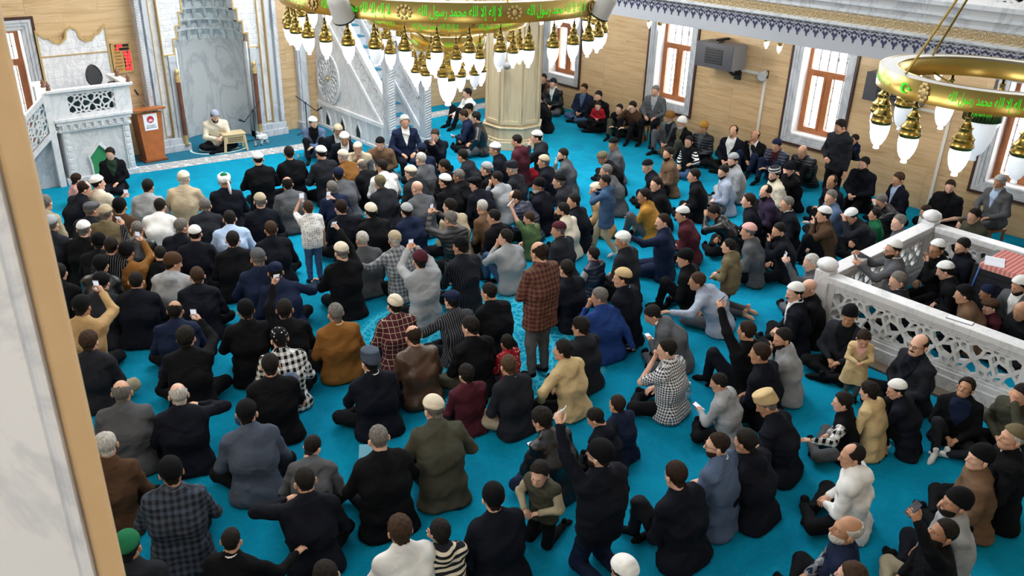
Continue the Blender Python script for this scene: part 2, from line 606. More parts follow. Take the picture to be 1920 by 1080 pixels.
def cap_sdf(kind):
    def f(P):
        z = P[:, 2]; y = P[:, 1]
        if kind == 'skullcap':
            d = skull(P, .02)
            d = np.maximum(d, z - .144)
            d = np.maximum(d, .058 - (z - y * .28))
            return d
        if kind == 'kufi':
            r = np.sqrt((P[:, 0] / .82) ** 2 + (y + .012) ** 2)
            d = np.maximum(r - (.118 - .12 * np.maximum(z - .06, 0)), z - .162 + .3 * np.maximum(r - .07, 0))
            return np.maximum(d, .052 - (z - y * .28))
        if kind == 'beanie':
            d = smin(skull(P, .017), ellip(P, (0, -.02, .075), (.08, .098, .075)), .03)
            d = np.maximum(d, .022 - (z - y * .34))
            roll = np.maximum(skull(P, .021), np.abs(z - y * .34 - .036) - .015)
            return np.minimum(d, roll)
        if kind == 'peak':
            d = smin(skull(P, .016), ellip(P, (0, -.02, .09), (.085, .1, .045)), .02)
            d = np.maximum(d, .05 - (z - y * .15))
            v = np.maximum(np.maximum(np.abs(z - .062 + (y - .1) * .35) - .006, np.sqrt((P[:, 0]) ** 2 + (y - .07) ** 2) - .085), .07 - y)
            return np.minimum(d, v)
        if kind == 'flat':
            d = ellip(P, (0, .012, .085), (.1, .13, .05))
            d = np.maximum(smin(d, skull(P, .014), .02), .04 - (z - y * .1))
            return d
        if kind == 'turban':
            r = np.sqrt((P[:, 0] / .86) ** 2 + (y + .012) ** 2)
            d = np.sqrt((r - .078) ** 2 + ((z - y * .2 - .075) * .75) ** 2) - .038
            return d + .003 * np.sin(40 * z + 60 * P[:, 0])
        if kind == 'turbantop':
            return ellip(P, (0, -.012, .08), (.066, .078, .075))
        if kind == 'hood':
            d = smin(skull(P, .024), ellip(P, (0, -.04, -.06), (.085, .08, .09)), .04)
            return np.maximum(d, P @ np.array([0, .9, -.35], np.float32) - .045)
    return f


KIT = {}


def kit(name, lod):
    """shared head-gear meshes, two levels of detail"""
    key = (name, lod)
    if key in KIT: return KIT[key]
    h = .0085 if lod == 0 else .0125
    box = ((-.13, -.15, -.18), (.13, .18, .19))
    a, b = name.split('_', 1)
    fn = hair_sdf(b) if a == 'hair' else cap_sdf(b) if a == 'cap' else beard_sdf(b) if a == 'beard' else stache_sdf
    P, Q = sdf_mesh(fn, *box, h if a != 'stache' else .006)
    me = np_mesh(name, P, Q, mats=(fabric('k'),))
    KIT[key] = me
    return me


HEAD = {}
for lod, h in ((0, .0115), (1, .0175)):
    HEAD[lod] = sdf_mesh(head_sdf, (-.1, -.12, -.2), (.1, .14, .14), h)


def eyes_part():
    b = MB()
    for s in (-1, 1): b.sphere((s * .031, .0785, .003), (.0125, .0095, .0065), 8, 5)
    n0 = len(b.f)
    for s in (-1, 1): b.sphere((s * .031, .0855, .003), (.0062, .0035, .0062), 8, 5)
    return np.array(b.v, np.float32), b.f, n0


EYES = eyes_part()


def hand_part(curl, spread, thumb):
    """right hand: wrist at the origin, fingers along +Y, palm faces -Z, thumb on the -X side"""
    b = MB()
    b.tube([(0, -.03, 0), (0, .0, 0), (0, .03, 0), (0, .075, 0), (0, .09, 0)], [.024, .027, .036, .04, .03], 8)
    b.v = [(p[0], p[1], p[2] * (.95 if p[1] < .01 else .5)) for p in b.v]
    for i, (x, L, r) in enumerate([(-.03, .072, .0095), (-.010, .08, .01), (.011, .074, .0095), (.030, .058, .0085)]):
        a = 0.0; p = np.array([x, .078, .0]); sx = spread * (x / .03)
        pts = [p - [0, .02, 0], p]
        for seg, fr in enumerate((.45, .32, .23)):
            a += curl * (1.0 if seg else .8)
            p = p + L * fr * np.array([math.sin(sx), math.cos(a) * math.cos(sx), -math.sin(a)])
            pts.append(p)
        b.tube(pts, [r, r * 1.05, r, r * .92, r * .7], 6)
    t0 = np.array([-.026, .02, -.006]); a = thumb
    p1 = t0 + .036 * np.array([-math.cos(a) * .75, .62, -.35]); p2 = p1 + .03 * np.array([-math.cos(a) * .35, .85, -.3]); p3 = p2 + .022 * np.array([.1, .9, -.25])
    b.tube([t0, p1, p2, p3], [.014, .0125, .011, .008], 6)
    q = np.array(b.v, np.float32)
    return q, b.f


HANDS = dict(relaxed=hand_part(.42, .06, .5), grip=hand_part(.75, .03, .3), flat=hand_part(.06, .16, .6), point=hand_part(.25, .05, .8))


def foot_mesh():
    fn = lambda P: smin(smin(cone(P, (0, -.03, .035), (0, .12, .03), .038, .036), cone(P, (0, .12, .03), (.008, .17, .024), .036, .024), .02), cone(P, (0, -.02, .03), (0, -.01, .11), .037, .036), .03)
    return np_mesh('sock', *sdf_mesh(fn, (-.07, -.09, -.02), (.07, .22, .13), .016), mats=(fabric('k'),))


FOOT = foot_mesh()


def collar_mesh():
    b = MB()
    b.lathe([(.060, .0), (.064, .03), (.068, .034), (.072, .028), (.083, -.012), (.078, -.02)], 16, sx=1.0, sy=1.06)
    return b.mesh('collar', True)


COLLAR = collar_mesh()
SKIN = [plain('skin_fair', 'd8aa92', .5, noise=.08), plain('skin_warm', 'c9987c', .5, noise=.08), plain('skin_tan', 'b28365', .5, noise=.08)]
for m in SKIN:
    bs = m.node_tree.nodes['Principled BSDF']
    bs.inputs['Subsurface Weight'].default_value = 0.0
EYE_W, EYE_D = plain('eye_white', 'cfc9c2', .3), plain('eye_iris', '1d130d', .2)
HAIRC = dict(k='1c1815', b='2a1d15', e='3d2c20', g='6d6965', w='b9b5ae', l='4b3a2a')


def hair_mat(c):
    key = 'hairmat' + c
    if key in MATS: return MATS[key]
    t = NT('hair_' + {'k': 'black', 'b': 'dark_brown', 'e': 'brown', 'g': 'grey', 'w': 'white', 'l': 'light_brown'}[c], .8)
    t.b.inputs['Specular IOR Level'].default_value = .2
    base = srgb(HAIRC[c])
    nz = t.noise(t.coord((1, 1, .35)), 60, 2)
    t.color(t.ramp(nz, [(.3, tuple(x * .65 for x in base)), (.7, tuple(x * 1.3 for x in base))]))
    t.bump(nz, .8, .01)
    MATS[key] = t.m
    return t.m


def ik(s, t, l1, l2, pole):
    s = np.array(s, float); t = np.array(t, float)
    d = t - s; L = np.linalg.norm(d)
    mx = (l1 + l2) * .995
    if L > mx: t = s + d * mx / L; d = t - s; L = mx
    u = d / L
    a = (l1 * l1 - l2 * l2 + L * L) / (2 * L)
    hh = math.sqrt(max(l1 * l1 - a * a, 0))
    p = np.array(pole, float); p -= u * (p @ u); p /= np.linalg.norm(p) + 1e-9
    return s + u * a + p * hh, t


def rot(ax, a):
    return np.array(Matrix.Rotation(a, 3, ax))


def pose_joints(pose, o, rng):
    """joint positions of an adult, pelvis above the origin, facing +Y"""
    J = {}
    L = math.radians(o.get('L', 12))
    ph = {'cross': .115, 'kneel': .215, 'up': .115, 'one': .115, 'side': .12, 'stand': .93, 'walk': .92, 'chair': o.get('seat', .46) + .09, 'tall': .50, 'squat': .2}[pose]
    p0 = np.array([0, 0, ph])
    tl = math.radians(o.get('T', 0))
    d1 = np.array([math.sin(tl * .6), math.sin(L * .55 - .06), math.cos(L * .55)])
    d2 = np.array([math.sin(tl), math.sin(L * 1.25 + .02), math.cos(L * 1.25)])
    J['p0'] = p0
    J['p1'] = p0 + .26 * d1 / np.linalg.norm(d1)
    J['p2'] = J['p1'] + .255 * d2 / np.linalg.norm(d2)
    hp = math.radians(o.get('p', 8))
    na = L * .9 + .12 + hp * .35
    J['head'] = J['p2'] + .172 * np.array([math.sin(tl) * .9, math.sin(na), math.cos(na)])
    J['headrot'] = rot('Z', math.radians(o.get('y', 0))) @ rot('Y', tl * .6 + math.radians(o.get('r', 0))) @ rot('X', -hp)
    tw = rot('Z', math.radians(o.get('tw', 0)))
    up = d2 / np.linalg.norm(d2)
    for s, k in ((1, 'R'), (-1, 'L')):
        J['s' + k] = J['p2'] + tw @ np.array([s * .183, 0, 0]) - up * .05
        J['h' + k] = p0 + np.array([s * .09, .01, 0])
    # legs: knee, ankle, toe direction
    def leg(k, knee, ank, toe): J['k' + k], J['a' + k], J['t' + k] = np.array(knee, float), np.array(ank, float), np.array(toe, float)
    if pose == 'cross':
        leg('R', (.33, .27, .13), (-.04, .33, .07), (-1, .25, -.1)); leg('L', (-.33, .27, .12), (.05, .42, .06), (1, .2, -.1))
    elif pose in ('kneel',):
        leg('R', (.15, .42, .085), (.09, -.02, .06), (.05, -1, -.1)); leg('L', (-.15, .42, .085), (-.09, -.02, .06), (-.05, -1, -.1))
    elif pose == 'up':
        leg('R', (.17, .36, .46), (.13, .5, .08), (.2, 1, -.3)); leg('L', (-.17, .36, .46), (-.13, .5, .08), (-.2, 1, -.3))
    elif pose == 'one':
        s = -1 if o.get('lk') else 1
        a, b = ('R', 'L') if s > 0 else ('L', 'R')
        leg(a, (s * .2, .34, .46), (s * .14, .42, .08), (s * .2, 1, -.3)); leg(b, (-s * .33, .28, .12), (s * .02, .33, .06), (s, .2, -.1))
    elif pose == 'side':
        leg('R', (.2, .4, .1), (.34, .02, .06), (.4, -1, -.1)); leg('L', (-.12, .42, .1), (.24, .12, .07), (1, -.4, -.1))
    elif pose == 'stand':
        leg('R', (.1, .03, .49), (.1, -.02, .09), (.15, 1, -.35)); leg('L', (-.1, .03, .49), (-.11, -.02, .09), (-.15, 1, -.35))
    elif pose == 'walk':
        leg('R', (.09, .2, .52), (.09, .25, .09), (.1, 1, -.3)); leg('L', (-.09, .0, .5), (-.09, -.28, .13), (-.1, 1, -.7))
    elif pose == 'chair':
        leg('R', (.15, .42, ph), (.14, .46, .09), (.15, 1, -.3)); leg('L', (-.15, .42, ph), (-.14, .46, .09), (-.15, 1, -.3))
    elif pose == 'tall':
        leg('R', (.13, .1, .07), (.11, -.33, .07), (.05, -1, -.2)); leg('L', (-.13, .1, .07), (-.11, -.33, .07), (-.05, -1, -.2))
    elif pose == 'squat':
        leg('R', (.2, .34, .5), (.13, .2, .09), (.2, 1, -.3)); leg('L', (-.2, .34, .5), (-.13, .2, .09), (-.2, 1, -.3))
    # arms
    hd = J['head']
    dflt = {'cross': 'lap', 'kneel': 'thigh', 'up': 'hug', 'one': 'lap', 'side': 'lap', 'stand': 'down', 'walk': 'down', 'chair': 'thigh', 'tall': 'thigh', 'squat': 'hug'}[pose]
    f = J['headrot'] @ np.array([0, 1, 0]); f[2] = 0; f /= np.linalg.norm(f) + 1e-6
    for s, k in ((1, 'R'), (-1, 'L')):
        m = o.get('a' + k, dflt)
        pole = np.array([s * .8, -.3, -.5]); hand = 'relaxed'; roll = 0.0
        kn = J['k' + k]
        if m == 'lap': w = np.array([s * .07, .22, ph + .12])
        elif m == 'thigh': w = np.array([s * .13, .26, ph + .12])
        elif m == 'knee': w = kn + [-s * .02, -.06, .09]; pole = np.array([s * .9, -.2, -.1])
        elif m == 'hug': w = np.array([-s * .03, .40, ph + .22])
        elif m == 'down': w = np.array([s * .25, .04, ph - .07]); pole = np.array([s * .3, -1, 0])
        elif m == 'chin': w = hd + f * .13 + [s * .03, 0, -.17]; pole = np.array([s * .6, .2, -1])
        elif m == 'brow': w = hd + f * .13 + [s * .045, 0, -.05]; pole = np.array([s * .8, .2, -1])
        elif m == 'phone': w = hd + f * .34 + [s * .07, 0, .02]; pole = np.array([s * .9, 0, -.8]); hand = 'grip'
        elif m == 'high': w = hd + f * .28 + [s * .12, 0, .22]; pole = np.array([s * 1, 0, -.5]); hand = 'grip'
        elif m == 'chest': w = np.array([s * .06, J['p2'][1] + .3, J['p2'][2] - .18]); hand = 'grip'
        elif m == 'low': w = np.array([s * .05, .36, ph + .2]); hand = 'grip'
        elif m == 'point': w = J['s' + k] + np.array([s * .18, .47, .06]); hand = 'point'; pole = np.array([s * .5, 0, -1])
        elif m == 'out': w = J['s' + k] + np.array([s * .34, .3, -.12]); pole = np.array([s * .5, -.3, -.4])
        elif m == 'floor': w = np.array([s * .38, -.02, .06]); pole = np.array([s * .5, -1, .1]); hand = 'flat'
        elif m == 'back': w = np.array([s * .28, -.28, .06]); pole = np.array([s * .3, -1, .1]); hand = 'flat'
        elif m == 'hold': w = np.array([s * .05, .3, J['p2'][2] - .08]); hand = 'relaxed'; pole = np.array([s * .9, -.2, -.6])
        elif m == 'rail': w = J['s' + k] + np.array([s * .02, .45, .0]); hand = 'grip'; pole = np.array([s * .6, 0, -1])
        else: w = np.array(m, float)
        J['e' + k], J['w' + k] = ik(J['s' + k], w, .285, .255, pole)
        J['hand' + k] = hand
    return J


def frame_from(y, zhint):
    y = y / (np.linalg.norm(y) + 1e-9)
    z = zhint - y * (zhint @ y); z /= np.linalg.norm(z) + 1e-9
    return np.stack([np.cross(y, z), y, z], 1)


def m4(R, p, s=1.0):
    m = Matrix.Identity(4)
    for i in range(3):
        for j in range(3): m[i][j] = R[i][j] * s
        m[i][3] = p[i]
    return m


def bounds(prims, pad=.03):
    A = np.array([np.minimum(np.array(p[0]) - p[2], np.array(p[1]) - p[3]) for p in prims]).min(0)
    B = np.array([np.maximum(np.array(p[0]) + p[2], np.array(p[1]) + p[3]) for p in prims]).max(0)
    return A - pad, B + pad


def union(P, prims, k):
    d = cone(P, *prims[0])
    for p in prims[1:]: d = smin(d, cone(P, *p), k)
    return d


NPERSON = [0]
ROOTS = []


def person(u, v, pose, turn, top, leg, headgear, hair, opts, label, group=None):
    """one person: u, v = middle of the head in the photograph"""
    NPERSON[0] += 1
    rng = random.Random(NPERSON[0] * 7 + 3)
    o = {}
    for w in opts.split():
        if '=' in w:
            k, x = w.split('=')
            try: o[k] = float(x)
            except ValueError: o[k] = x
        else: o[w] = 1
    if 'L' not in o: o['L'] = rng.uniform(6, 20)
    if 'y' not in o: o['y'] = rng.uniform(-14, 14)
    if 'p' not in o: o['p'] = rng.uniform(2, 16)
    S = o.get('s', rng.uniform(.97, 1.03)) * 1.06; W = o.get('w', rng.uniform(.97, 1.08)) * .95; HS = o.get('hs', 1.03 if S > .9 else (.95 / S) ** .75)
    J = pose_joints(pose, o, rng)
    base_z = o.get('z', 0.0)
    hz = base_z + J['head'][2] * S
    hp = at_height(u, v, hz)
    if isinstance(turn, str): th = math.radians(float(turn))
    else:
        th = math.atan2(-(7.6 - hp[0]), 18.6 - hp[1]) + math.radians(turn)
    Rz = rot('Z', th)
    off = Rz @ (J['head'] * S)
    loc = (hp[0] - off[0], hp[1] - off[1], base_z)
    dist = math.hypot(*hp[:2])
    lod = 0 if dist < 11.5 else 1
    root = thing('person', label, 'person', loc, th, group)
    root['pose'] = pose
    seat = pose in ('cross', 'kneel', 'up', 'one', 'side', 'squat')
    floor_z = .012
    fat = W

    # -- top garment
    ph = J['p0'][2]; up2 = J['p2'] - J['p1']; up2 = up2 / np.linalg.norm(up2)
    tor = []
    for s, k in ((1, 'R'), (-1, 'L')):
        hx = np.array([s * .085 * fat, -.005, 0])
        c1 = J['p1'] + np.array([s * .08 * fat, -.012, 0])
        c2 = J['s' + k] * .62 + (J['p2'] - up2 * .07) * .38 + np.array([0, -.0, -.05])
        tor += [(J['p0'] + hx + [0, 0, .03], c1, .118 * fat, .128 * fat), (c1, c2, .128 * fat, .108 * fat), (c2, J['s' + k] - [0, 0, .01], .1, .07)]
        tor += [(J['s' + k] + [0, 0, .0], J['p2'] + up2 * .03, .056, .044)]
    tor += [(J['p0'] + [0, .02, .04], J['p1'] + [0, .015, 0], .13 * fat, .12 * fat), (J['p1'], J['p2'] - up2 * .045, .12, .1), (J['p2'] - up2 * .05, J['p2'] + up2 * .02, .085, .06)]
    slv = []
    bare = o.get('bare')      # short sleeves
    for k in 'RL':
        e, w = J['e' + k], J['w' + k]
        slv.append((J['s' + k], e, .07, .056))
        if bare: slv[-1] = (J['s' + k], J['s' + k] * .25 + e * .75, .07, .064)
        else: slv.append((e, e * .04 + w * .96, .055, .041))
    coat = o.get('coat', 0)
    hem = []
    if seat and not o.get('tee'):
        hem = [((-.1 * fat, -.035, max(ph - .03, .07)), (.1 * fat, -.035, max(ph - .03, .07)), .13 * fat, .13 * fat), ((-.12 * fat, -.06, .0), (.12 * fat, -.06, .0), .15 * fat, .15 * fat)]
    elif pose in ('stand', 'walk', 'tall'):
        hem = [((s_ * .07, 0, ph + .1), (s_ * (.075 + .06 * coat), 0, ph - .12 - .5 * coat), .13, .13 + .07 * coat) for s_ in (-1, 1)]
    elif pose == 'chair':
        hem = [((-.09, -.02, ph - .02), (.09, -.02, ph - .02), .14, .14)]
    if o.get('hood'):
        n0 = J['p2'] + up2 * .03
        tor += [(n0 + [-.07, -.045, 0], n0 + [0, -.105, -.03], .035, .05), (n0 + [.07, -.045, 0], n0 + [0, -.105, -.03], .035, .05), (n0 + [0, -.1, -.02], n0 + [0, -.12, -.12], .05, .03)]
    ph1, ph2, ph3 = rng.uniform(0, 6), rng.uniform(0, 6), rng.uniform(0, 6)
    zcut = floor_z if seat else (ph - .12 - .5 * coat) if pose in ('stand', 'walk', 'tall') else 0.02

    def wrinkle(P):
        a = 1 - np.abs(np.sin(P[:, 2] * 15 + 7 * P[:, 0] * np.sin(P[:, 2] * 7 + ph2) + ph1 + 1.3 * np.sin(P[:, 0] * 11 + P[:, 1] * 9 + ph2)))
        b = 1 - np.abs(np.sin(P[:, 0] * 13 - P[:, 2] * 12 + ph3 + 1.2 * np.sin(P[:, 2] * 13 + P[:, 1] * 8 + ph1)))
        return (.004 - (a * a) * .011 - (b * b) * .009).astype(np.float32)

    def jacket(P):
        d = union(P, tor + hem, .07)
        if not o.get('vest'): d = smin(d, union(P, slv, .03), .014)
        d = d + wrinkle(P)
        if pose in ('stand', 'walk', 'tall', 'chair') or seat: d = np.maximum(d, zcut - P[:, 2])
        return d
    hv = .0235 if dist < 8.5 else .028 if dist < 12 else .036
    hv *= max(S, .75) ** .5
    mt = fabric(top)
    tname = o.get('tn', 'jacket')
    prims = tor + hem + ([] if o.get('vest') else slv)
    P, Q = sdf_mesh(jacket, *bounds(prims), hv)
    jk = link(tname, np_mesh(tname, P * S, Q, mats=(mt,)), root)
    if o.get('vest'):
        ms = fabric(o['vest'])
        P, Q = sdf_mesh(lambda P: union(P, slv, .03) + wrinkle(P), *bounds(slv), hv * .85)
        link('sleeves', np_mesh('sleeves', P * S, Q, mats=(ms,)), root)
    # -- shirt front and collar
    if o.get('shirt'):
        zt = J['p2'][2] + .04; wd = o.get('sw', .75); dn = o.get('sd', .34)

        def shirt(P):
            d = union(P, tor, .07) + wrinkle(P) - .009
            wedge = np.abs(P[:, 0] - (P[:, 2] - ph) * math.sin(tl_)) - np.minimum(np.maximum(P[:, 2] - (zt - dn), 0) * wd * .4, .035 + .055 * wd)
            d = np.maximum(d, wedge); d = np.maximum(d, (zt - dn) - P[:, 2])
            return np.maximum(d, J['p1'][1] + .04 - P[:, 1])
        tl_ = math.radians(o.get('T', 0))
        lo, hi = bounds(tor)
        lo[2] = zt - dn - .03; lo[1] = J['p1'][1]
        P, Q = sdf_mesh(shirt, lo, hi, .016)
        if len(Q): link('shirt', np_mesh('shirt', P * S, Q, mats=(fabric(o['shirt']),)), root)
    if not o.get('hood') and not o.get('nocol'):
        cR = frame_from(np.array([0, 1, 0.0]), J['head'] - J['p2'])
        link('collar', COLLAR, jk, fabric(o.get('col', o.get('shirt', top.split(':')[0]))), m4(cR, (J['p2'] + up2 * .045) * S, S * (1.02 if S > .85 else HS)))
    # -- trousers
    tro = []
    for s, k in ((1, 'R'), (-1, 'L')):
        sh = .3 if o.get('short') else 1.0
        tro += [(J['h' + k], J['k' + k], .098, .072)]
        tro += [(J['k' + k], J['k' + k] * (1 - .93 * sh) + J['a' + k] * .93 * sh, .07, .052)]
    tro += [(J['hR'], J['hL'], .11, .11)]

    def pants(P):
        d = union(P, tro, .03) + .7 * wrinkle(P)
        return np.maximum(d, .006 - P[:, 2])
    P, Q = sdf_mesh(pants, *bounds(tro), hv * 1.05)
    link('trousers', np_mesh('trousers', P * S, Q, mats=(fabric(leg),)), root)
    # -- feet
    sock = fabric(o.get('sock', 'k'))
    for s, k in ((1, 'R'), (-1, 'L')):
        R = frame_from(J['t' + k] / np.linalg.norm(J['t' + k]), np.array([0, 0, 1.0]))
        fz = J['a' + k] - np.array([0, 0, .045])
        fz[2] = max(fz[2], .015)
        if o.get('foot') == 'skin':
            link('foot', FOOT, root, SKIN[1], m4(R, fz * S, S))
        else:
            link('shoe' if o.get('shoe') else 'sock', FOOT, root, sock, m4(R, fz * S, S))
    # -- body: one skin surface from head to feet
    bod = [(J['p0'], J['p1'], .1, .1), (J['p1'], J['p2'] - up2 * .03, .085, .05), (J['p2'] - up2 * .02, J['head'] + J['headrot'] @ np.array([0, -.02, -.05]), .052, .05), (J['sR'], J['sL'], .05, .05)]
    for k in 'RL':
        bod += [(J['s' + k], J['e' + k], .05, .04), (J['e' + k], J['w' + k], .04, .028), (J['h' + k], J['k' + k], .07, .05), (J['k' + k], J['a' + k], .048, .034)]
    P, Q = sdf_mesh(lambda P: np.maximum(union(P, bod, .02), .02 - P[:, 2]), *bounds(bod), .048 if not bare else .03)
    vs = [P]; fq = [Q]; n = len(P); mi = [np.zeros(len(Q), np.int32)]; tris = []; tmi = []
    hP, hQ = HEAD[lod]
    hsc = HS
    vs.append(hP * hsc @ J['headrot'].T + J['head']); fq.append(hQ + n); mi.append(np.zeros(len(hQ), np.int32)); n += len(hP)
    eP, eF, e0 = EYES
    vs.append(eP * hsc @ J['headrot'].T + J['head'])
    for i, f_ in enumerate(eF):
        mm = 1 if i < e0 else 2
        if len(f_) == 4: fq.append(np.array([[a + n for a in f_]])); mi.append(np.array([mm], np.int32))
        else: tris.append([a + n for a in f_]); tmi.append(mm)
    n += len(eP)
    for s, k in ((1, 'R'), (-1, 'L')):
        hand = HANDS[J['hand' + k]]
        fd = J['w' + k] - J['e' + k]; fd /= np.linalg.norm(fd)
        zh = np.array([0, 0, 1.0]) if abs(fd[2]) < .8 else np.array([0, -1.0, 0.0])
        mode = o.get('a' + k, '')
        if mode in ('phone', 'high', 'chest', 'rail'): zh = np.array([s * .9, -.3, .2])
        if mode in ('floor', 'back'): fd = np.array([s * .4, .9, -.05]); zh = np.array([0, 0, 1.0])
        R = frame_from(fd, zh)
        hv_ = hand[0].copy()
        fl = hand[1]
        if s < 0:
            hv_[:, 0] *= -1
            fl = [f_[::-1] for f_ in fl]
        vs.append(hv_ * (1.0 if S > .85 else 1.0) @ R.T + J['w' + k])
        J['palm' + k] = J['w' + k] + R @ np.array([0, .085, -.03]); J['hf' + k] = R
        for f_ in fl:
            if len(f_) == 4: fq.append(np.array([[a + n for a in f_]])); mi.append(np.zeros(1, np.int32))
            else:
                for a in range(1, len(f_) - 1): tris.append([f_[0] + n, f_[a] + n, f_[a + 1] + n]); tmi.append(0)
        n += len(hv_)
    V = np.concatenate(vs) * S
    me = np_mesh('body', V, np.concatenate(fq), mats=(SKIN[int(o.get('sk', rng.choice((0, 0, 1, 1, 2))))], EYE_W, EYE_D), midx=np.concatenate(mi + [np.array(tmi, np.int32)]), tris=tris)
    link('body', me, root)
    # -- head-gear
    hm = m4(J['headrot'], J['head'] * S, S * hsc)
    if hair and hair != '-':
        hk, hc = hair[:-1], hair[-1]
        name = {'s': 'short', 'c': 'crop', 'f': 'fringe', 't': 'thin', 'h': 'thick', 'l': 'long'}[hk]
        link('hair', kit('hair_' + name, lod), root, hair_mat(hc), hm)
    if o.get('beard'): link('beard', kit('beard_' + ('full' if o.get('full') else 'short'), lod), root, hair_mat(str(o['beard'])), hm)
    if o.get('stache'): link('moustache', kit('stache_x', 0), root, hair_mat(str(o['stache'])), hm)
    if headgear:
        ck, cc = headgear.split('/')
        cn = {'cap': 'skullcap', 'kufi': 'kufi', 'beanie': 'beanie', 'peak': 'peak', 'flat': 'flat', 'turban': 'turban', 'hood': 'hood'}[ck]
        if ck == 'turban':
            link('turban', kit('cap_turban', 0), root, fabric('wt'), hm); link('turban_crown', kit('cap_turbantop', 0), root, fabric('fr'), hm)
            b = MB(); b.tube([(.03, -.1, .06), (.05, -.12, .0), (.06, -.13, -.1), (.065, -.14, -.17)], [.012, .02, .022, .016], 6)
            b.obj('turban_tail', fabric('wt'), root, True, matrix=hm)
        else:
            pat = ':knit' if ck == 'beanie' else ''
            link('hood' if ck == 'hood' else 'cap', kit('cap_' + cn, lod), root, fabric(cc + (pat if ':' not in cc else '')), hm)
    if o.get('specs'):
        b = MB()
        for s in (-1, 1):
            b.tube([(s * .031 + .02 * math.cos(a), .104, .004 + .015 * math.sin(a)) for a in np.linspace(0, 2 * math.pi, 13)], .0022, 5)
            b.tube([(s * .052, .102, .008), (s * .08, .03, .01), (s * .08, -.02, .002)], .0022, 5)
        b.tube([(-.011, .105, .006), (.011, .105, .006)], .0022, 5)
        b.obj('glasses', plain('spectacle_frame', '1c1c1e', .3), root, matrix=hm)
    if o.get('pig'):
        b = MB()
        for s in (-1, 1): b.sphere((s * .085, -.03, .06), (.03, .03, .045), 10, 6)
        b.obj('pigtails', hair_mat('b'), root, True, matrix=hm)
    ROOTS.append((root, th, S, J, o, loc, label))
    ph_ = o.get('ph')
    if ph_:
        k = str(ph_)
        J['fwd'] = J['headrot'] @ np.array([0, 1.0, 0])
        PHONES.append((root, loc, th, S, J, k, o, label))
    return root


PHONES = []
# ---------------------------------------------------------------- materials of the building
def pillar_mat():
    t = NT('beige_pillar_stone', .4)
    n1 = t.noise(t.coord((7, 7, .5)), 1.6, 4, .6, .4)
    t.color(t.ramp(n1, [(.3, srgb('a8977a')), (.5, srgb('c8b898')), (.7, srgb('b8a684'))]))
    return t.m


TRAV = travertine_mat()
MARBLE = marble_mat('white_marble', 'e6e6e7', 'd0d2d6', .2, 1.3)
MARBLE2 = marble_mat('grey_veined_marble', 'c4c8cd', 'a5abb3', .4, .8)
CARVED = marble_mat('carved_marble', 'e0e1e4', 'c6c9cd', .3, 1.5, .5, carve=9.0)
CARVED_F = marble_mat('fine_carved_marble', 'e2e2e3', 'cacbcd', .3, 1.5, .5, carve=22.0)
PILLAR_M = pillar_mat()
GOLD = plain('gilded_edge', 'c6ab74', .4, .35)
GILT = plain('pale_gilding', 'bfa67a', .5, .1)
BRASS = plain('polished_brass', 'a48d4e', .28, 1.0)
WOODF = plain('brown_window_wood', 'a06238', .45, noise=.15)
DARKW = plain('dark_brown_frame', '3f2a24', .45)
WHITE = plain('white_paint', 'e6e7e8', .5)
GREYP = plain('grey_plaster', 'b9bcc4', .6)
BLACK = plain('black_plastic', '17181a', .4)
NAVY = plain('navy_stencil', '23264a', .6)
IRON = plain('dark_iron', '4a4d52', .5)
GLOW = plain('lit_opal_glass', 'f6f7fb', .3, emit=1.6)
OPAL = plain('opal_glass', 'e4ecf6', .25, emit=0.45)
GREENL = plain('green_led_lettering', '14c01a', .4, emit=1.0)
STEEL = plain('grey_painted_steel', '8f9092', .45)
CARPET = carpet_mat()
STEPC = plain('stair_carpet', '0a6f8c', .95)


def glass_mat():
    t = NT('window_glass', .05)
    tr = t.n('ShaderNodeBsdfTransparent'); gl = t.n('ShaderNodeBsdfGlossy'); gl.inputs['Roughness'].default_value = .02
    mx = t.n('ShaderNodeMixShader'); mx.inputs[0].default_value = .06
    t.l(tr.outputs[0], mx.inputs[1]); t.l(gl.outputs[0], mx.inputs[2])
    t.l(mx.outputs[0], t.t.nodes['Material Output'].inputs['Surface'])
    return t.m


GLASS = glass_mat()


def strapwork(w, h, cell):
    """eight-fold star lattice: 2-d segments inside a w x h rectangle"""
    segs = []
    nx, ny = int(math.ceil(w / cell)) + 1, int(math.ceil(h / cell)) + 1
    ox, oy = (w - (nx - 1) * cell) / 2, (h - (ny - 1) * cell) / 2
    q = math.pi / 4
    for i in range(-1, nx + 1):
        for j in range(-1, ny + 1):
            c = np.array([ox + i * cell, oy + j * cell])
            T = [c + cell / 2 * np.array([math.cos(k * q), math.sin(k * q)]) for k in range(8)]
            I = [c + cell * .30 * np.array([math.cos((k + .5) * q), math.sin((k + .5) * q)]) for k in range(8)]
            A = [c + cell * .2 * np.array([math.cos((k + .5) * q), math.sin((k + .5) * q)]) for k in range(8)]
            B = [c + cell * .12 * np.array([math.cos(k * q), math.sin(k * q)]) for k in range(8)]
            for k in range(8):
                k2 = (k + 1) % 8
                segs += [(T[k], I[k]), (I[k], T[k2]), (I[k], A[k]), (B[k], A[k]), (A[k], B[k2])]
                if k % 2: segs.append((T[k], c + cell * .5 * np.array([np.sign(math.cos(k * q)), np.sign(math.sin(k * q))])))
    out = []
    for a, b in segs:
        t0, t1 = 0.0, 1.0; d = b - a; ok = True
        for ax, m in ((0, w), (1, h)):
            if abs(d[ax]) < 1e-9:
                if a[ax] < 0 or a[ax] > m: ok = False
                continue
            u0, u1 = sorted(((0 - a[ax]) / d[ax], (m - a[ax]) / d[ax]))
            t0, t1 = max(t0, u0), min(t1, u1)
        if ok and t1 - t0 > .02: out.append((a + d * t0, a + d * t1))
    return out


